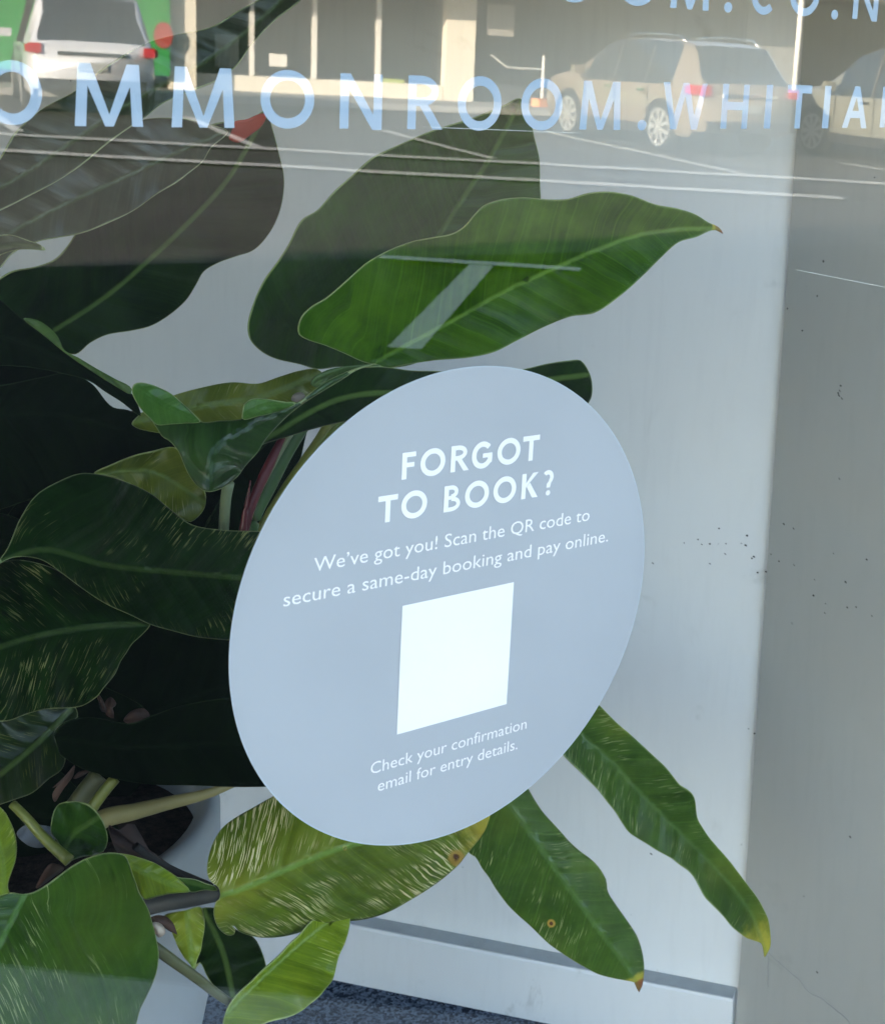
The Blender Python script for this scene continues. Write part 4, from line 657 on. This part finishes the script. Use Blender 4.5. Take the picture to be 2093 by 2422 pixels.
    for x in (rear_over, rear_over + wb):
        for sgn in (1, -1):
            b = MB(); c = Vector((x, sgn * (hw - .10), wr_)); A = []
            ty = mb('wheel', MB().tube([c + Vector((0, -.11, 0)), c + Vector((0, -.09, 0)), c + Vector((0, .09, 0)), c + Vector((0, .11, 0))], [wr_ - .03, wr_, wr_, wr_ - .03], 36), M_TYRE, True)
            rb = MB(); yo = sgn * (hw + .013)
            for k_ in range(9):
                a_ = k_ * 2 * math.pi / 9; d_ = Vector((math.cos(a_), 0, math.sin(a_))); n_ = Vector((-d_.z, 0, d_.x)); cc = Vector((x, yo, wr_))
                q0, q1 = cc + d_ * .05, cc + d_ * (wr_ - .09); rb.add([q0 - n_ * .022, q0 + n_ * .022, q1 + n_ * .04, q1 - n_ * .04] + [v + Vector((0, -sgn * .02, 0)) for v in (q0 - n_ * .022, q0 + n_ * .022, q1 + n_ * .04, q1 - n_ * .04)], [(0, 1, 2, 3), (7, 6, 5, 4), (0, 4, 5, 1), (1, 5, 6, 2), (2, 6, 7, 3), (3, 7, 4, 0)])
            nn = 40
            for r0, r1 in ((wr_ - .105, wr_ - .07), (0.0, .065)):
                vs = [(x + r_ * math.cos(2 * math.pi * i / nn), yo - sgn * .002, wr_ + r_ * math.sin(2 * math.pi * i / nn)) for r_ in (r0, r1) for i in range(nn)]; rb.add(vs, [(i, (i + 1) % nn, nn + (i + 1) % nn, nn + i) for i in range(nn)])
            mb('rim', rb, M_RIM, False, ty)
        for sgn in (1, -1):   # dark arch
            vs = [(x + r_ * math.cos(math.pi * i / 24), sgn * (hw + .004), wr_ + r_ * math.sin(math.pi * i / 24)) for r_ in (wr_ - .02, wr_ + .07) for i in range(25)]
            mb('wheel_arch', MB().add(vs, [(i, i + 1, 26 + i, 25 + i) for i in range(24)]), M_TRIM)
    tz = .92 if suv else .82
    for sgn in (1, -1):
        mb('tail_lamp', MB().box((-.035, min(sgn * (hw * .76), sgn * (hw * .93)), tz - .07), (.35, max(sgn * (hw * .76), sgn * (hw * .93)), tz + .07)).box((.02, min(sgn * hw * .85, sgn * (hw * .985)), tz - .06), (.33, max(sgn * hw * .85, sgn * hw * .985), tz + .05)), M_LAMP)
        mb('reflector', MB().box((-.03, sgn * hw * .66 - .09, .36), (.01, sgn * hw * .66 + .09, .41)), M_LAMP)
        mx_ = 3.1 if suv else 2.95
        mb('mirror', MB().box((mx_, sgn * (hw + .12) - .09, 1.0), (mx_ + .12, sgn * (hw + .12) + .09, 1.13)), paint)
        for dx in (1.35, 2.3): mb('door_handle', MB().box((dx, sgn * (hw + .015) - .015, .84), (dx + .20, sgn * (hw + .015) + .015, .875)), M_CHROME)
        if rails: mb('roof_rail', MB().tube([(.75, sgn * hw * .70, H - .06), (.9, sgn * hw * .70, H + .03), (1.7, sgn * hw * .70, H + .05), (2.4, sgn * hw * .70, H + .02), (2.6, sgn * hw * .70, H - .08)], .018, 8), M_CHROME, True)
    for sgn in (1, -1):
        for dx in (1.28, 2.22, 3.12): mb('door_seam', MB().box((dx, sgn * (hw + .003) - .004, .36), (dx + .014, sgn * (hw + .003) + .004, .93)), M_TRIM)
        mb('sill', MB().box((rear_over + .42, sgn * (hw - .002) - .012, .22), (rear_over + wb - .42, sgn * (hw - .002) + .012, .36)), M_TRIM)
        for xx in (1.42, 2.32): mb('window_pillar', MB().tube([(xx, sgn * (hw * .972), beltz(xx)), (xx, sgn * (hw * .79), H - .12)], .022, 6), M_TRIM)
    mb('number_plate', MB().box((-.03, -.20, .62), (0, .20, .74)), M_PLATE); mb('bumper', MB().box((-.05, -hw * .80, .34), (.12, hw * .80, .50)), M_TRIM if suv else paint)
    if suv: mb('rear_trim', MB().box((-.03, -.48, .84), (.05, .48, .89)), M_CHROME); mb('wiper', MB().tube([(.16, -.02, 1.14), (.30, -.35, 1.27)], .008, 6), M_TRIM)
    return e
def heading(rl, xfront, wb):             # forward direction that puts the front wheel at image column xfront
    best = None
    for i in range(720):
        a = math.pi * i / 360; h = Vector((math.cos(a), math.sin(a), 0)); q = rl + h * wb; d = Vector((q.x, -q.y, q.z)) - OW
        if d.dot(CF) < 1 or q.y > rl.y: continue
        x = PX + f * d.dot(CR) / d.dot(CF); 
        if best is None or abs(x - xfront) < best[0]: best = (abs(x - xfront), h)
    return best[1]
def mpaint(nm, col, metal=.5, rough=.35): return simple(nm, col, rough, metal=metal, var=.05, coat=.8)
rl = rf(1563, 356); hd = heading(rl, 1349, 2.7)
car('parked_car', 'beige estate car with roof rails mirrored behind the letters M and W', rl, hd, mpaint('paint_champagne', (.24, .20, .155), .2))
rt = Vector((hd.y, -hd.x, 0))
c2_ = rl - rt * 3.3 + hd * .6
c2_ = rf(1926, 363) - hd * 2.68
car('parked_car', 'silver green hatchback mirrored at the right edge of the glass', c2_, hd, mpaint('paint_silver', (.24, .24, .20), .2), H=1.69, rails=False)
vc = rf(223, 272); vd = (vc - Vector((0, .7, 0))); vd.z = 0; vd.normalize(); vd = Matrix.Rotation(R(-5), 3, 'Z') @ vd
vr = Vector((vd.y, -vd.x, 0))
car('parked_car', 'white people carrier seen from behind, mirrored at top left', vc + vr * .86 + vd * .9, vd, mpaint('paint_white', (.52, .54, .58), .1), H=1.72, rails=False)

# building across the street
fa = rf(470, 226); fb_ = rf(1100, 252); fd = (fb_ - fa); fd.z = 0; fdn = fd.normalized(); fn = Vector((-fdn.y, fdn.x, 0)); fn = fn if fn.y > 0 else -fn
def fac_u(x, y=200):                     # image column -> distance along the facade line
    v = ray(x, y); v = Vector((v.x, -v.y, v.z)); o = Vector((0, .7066, 1.5)); A = fa - o; den = v.x * fdn.y - v.y * fdn.x; t = (A.x * fdn.y - A.y * fdn.x) / den; q = o + v * t; return (q - fa).dot(fdn), q.z
oppo = empty('shop_building', fa, 'long cream-framed shop building across the street, seen as a reflection', 'building')
def fbox(u0, u1, d0, d1, z0, z1, mat, nm, par=None):
    vs = [fa + fdn * u + fn * d for u, d in ((u0, d0), (u1, d0), (u1, d1), (u0, d1))]; b = MB(); b.prism([(v.x, v.y) for v in vs], z0, z1); return b.obj(nm, mat, par or oppo)
u = lambda x, y=200: fac_u(x, y)[0]
fbox(-30, 40, -.5, -.3, 0, 5.2, M_INTER, 'wall'); fbox(-30, 40, -8, -.52, 0, 5.0, M_STUCCO, 'block')
fbox(-30, 40, 0, 1.9, 2.75, 3.15, M_STUCCO, 'veranda')
fbox(-30, 40, -.28, -.2, .5, 2.7, M_BLACKGLASS, 'window')
fbox(u(455), u(1045), -.18, .06, 0.02, .42, M_CREAM, 'plinth')
for x in (598, 746, 897): fbox(u(x) - .045, u(x) + .045, -.18, -.08, .43, 2.7, M_FRAME, 'mullion')
fbox(u(1048), u(1116), -.18, .10, .02, 2.7, M_CREAM, 'pillar'); fbox(u(392), u(452), .2, .6, .02, 3.0, M_CREAM, 'pillar')
fbox(u(640), u(682), -.15, -.13, fac_u(660, 158)[1], fac_u(660, 128)[1], M_FRAME, 'notice'); fbox(u(512), u(568), -.15, -.13, fac_u(540, 160)[1], fac_u(540, 82)[1], simple('grey_poster', (.22, .24, .22), .6), 'notice')
fbox(u(907), u(960), -.15, -.13, fac_u(930, 212)[1], fac_u(930, 186)[1], simple('lime_notice', (.35, .42, .12), .6), 'notice')
fbox(u(1150), u(1215), -.15, -.13, fac_u(1180, 85)[1], fac_u(1180, 10)[1], simple('faded_poster', (.30, .28, .25), .6), 'notice')
fbox(u(1760), u(1880), -.16, -.1, .3, 3.0, simple('weathered_panel', (.20, .19, .17), .7), 'panel')
fbox(-30, 40, .0, 2.4, .0, .12, M_PAVE, 'footing')
gs = empty('shop_sign', fa + fdn * u(300) + fn * .8, 'green sign board with a red disc behind the white carrier', 'sign')
fbox(u(-300), u(388), .75, .8, fac_u(360, 150)[1] - .2, fac_u(360, -30)[1], simple('sign_green', (.03, .26, .06), .5), 'board', gs)
dc = fa + fdn * u(372) + fn * .83; dz_ = fac_u(372, 82)[1]; b = MB(); vs = [dc + fdn * .17 * math.cos(i * math.pi / 16) + Vector((0, 0, dz_ + .17 * 1.4 * math.sin(i * math.pi / 16))) - Vector((0, 0, dc.z)) for i in range(32)]
b.add(vs, [tuple(range(32))]); b.obj('disc', simple('sign_red', (.35, .05, .04), .5), gs)
pq = rfd(1888, 100, rl.y - 6); tag(MB().tube([(pq.x, pq.y, 0), (pq.x, pq.y, 3.2)], .055, 14).obj('post', M_FRAME, None, True), 'white round post behind the beige car', 'post')
hr = empty('handrail', rf(1240, 268), 'thin pale handrail on the far pavement', 'handrail'); h0 = rfd(1283, 200, fb_.y + 1.2); h1 = rfd(1200, 160, fb_.y + 1.2); h2 = rfd(1163, 130, fb_.y + 1.2); hA = rfd(1283, 130, fb_.y + 1.2)
MB().tube([(h0.x, h0.y, .1), (h0.x, h0.y, hA.z)], .03, 8).obj('post', M_FRAME, hr); MB().tube([(h0.x, h0.y, h1.z), h1], .02, 8).obj('rail', M_FRAME, hr); MB().tube([h1, h2], .02, 8).obj('rail', M_FRAME, hr)
bx = rf(1276, 266); bxo = empty('orange_box', bx, 'small orange box standing on the far kerb', 'box'); bevel(MB().box((bx.x - .13, bx.y - .13, 0), (bx.x + .13, bx.y + .13, .26)).obj('carton', simple('orange_card', (.75, .32, .14), .6), bxo), .01)
MB().box((bx.x - .14, bx.y - .14, .262), (bx.x + .14, bx.y + .14, .285)).obj('lid', simple('orange_lid', (.6, .25, .1), .6), bxo)
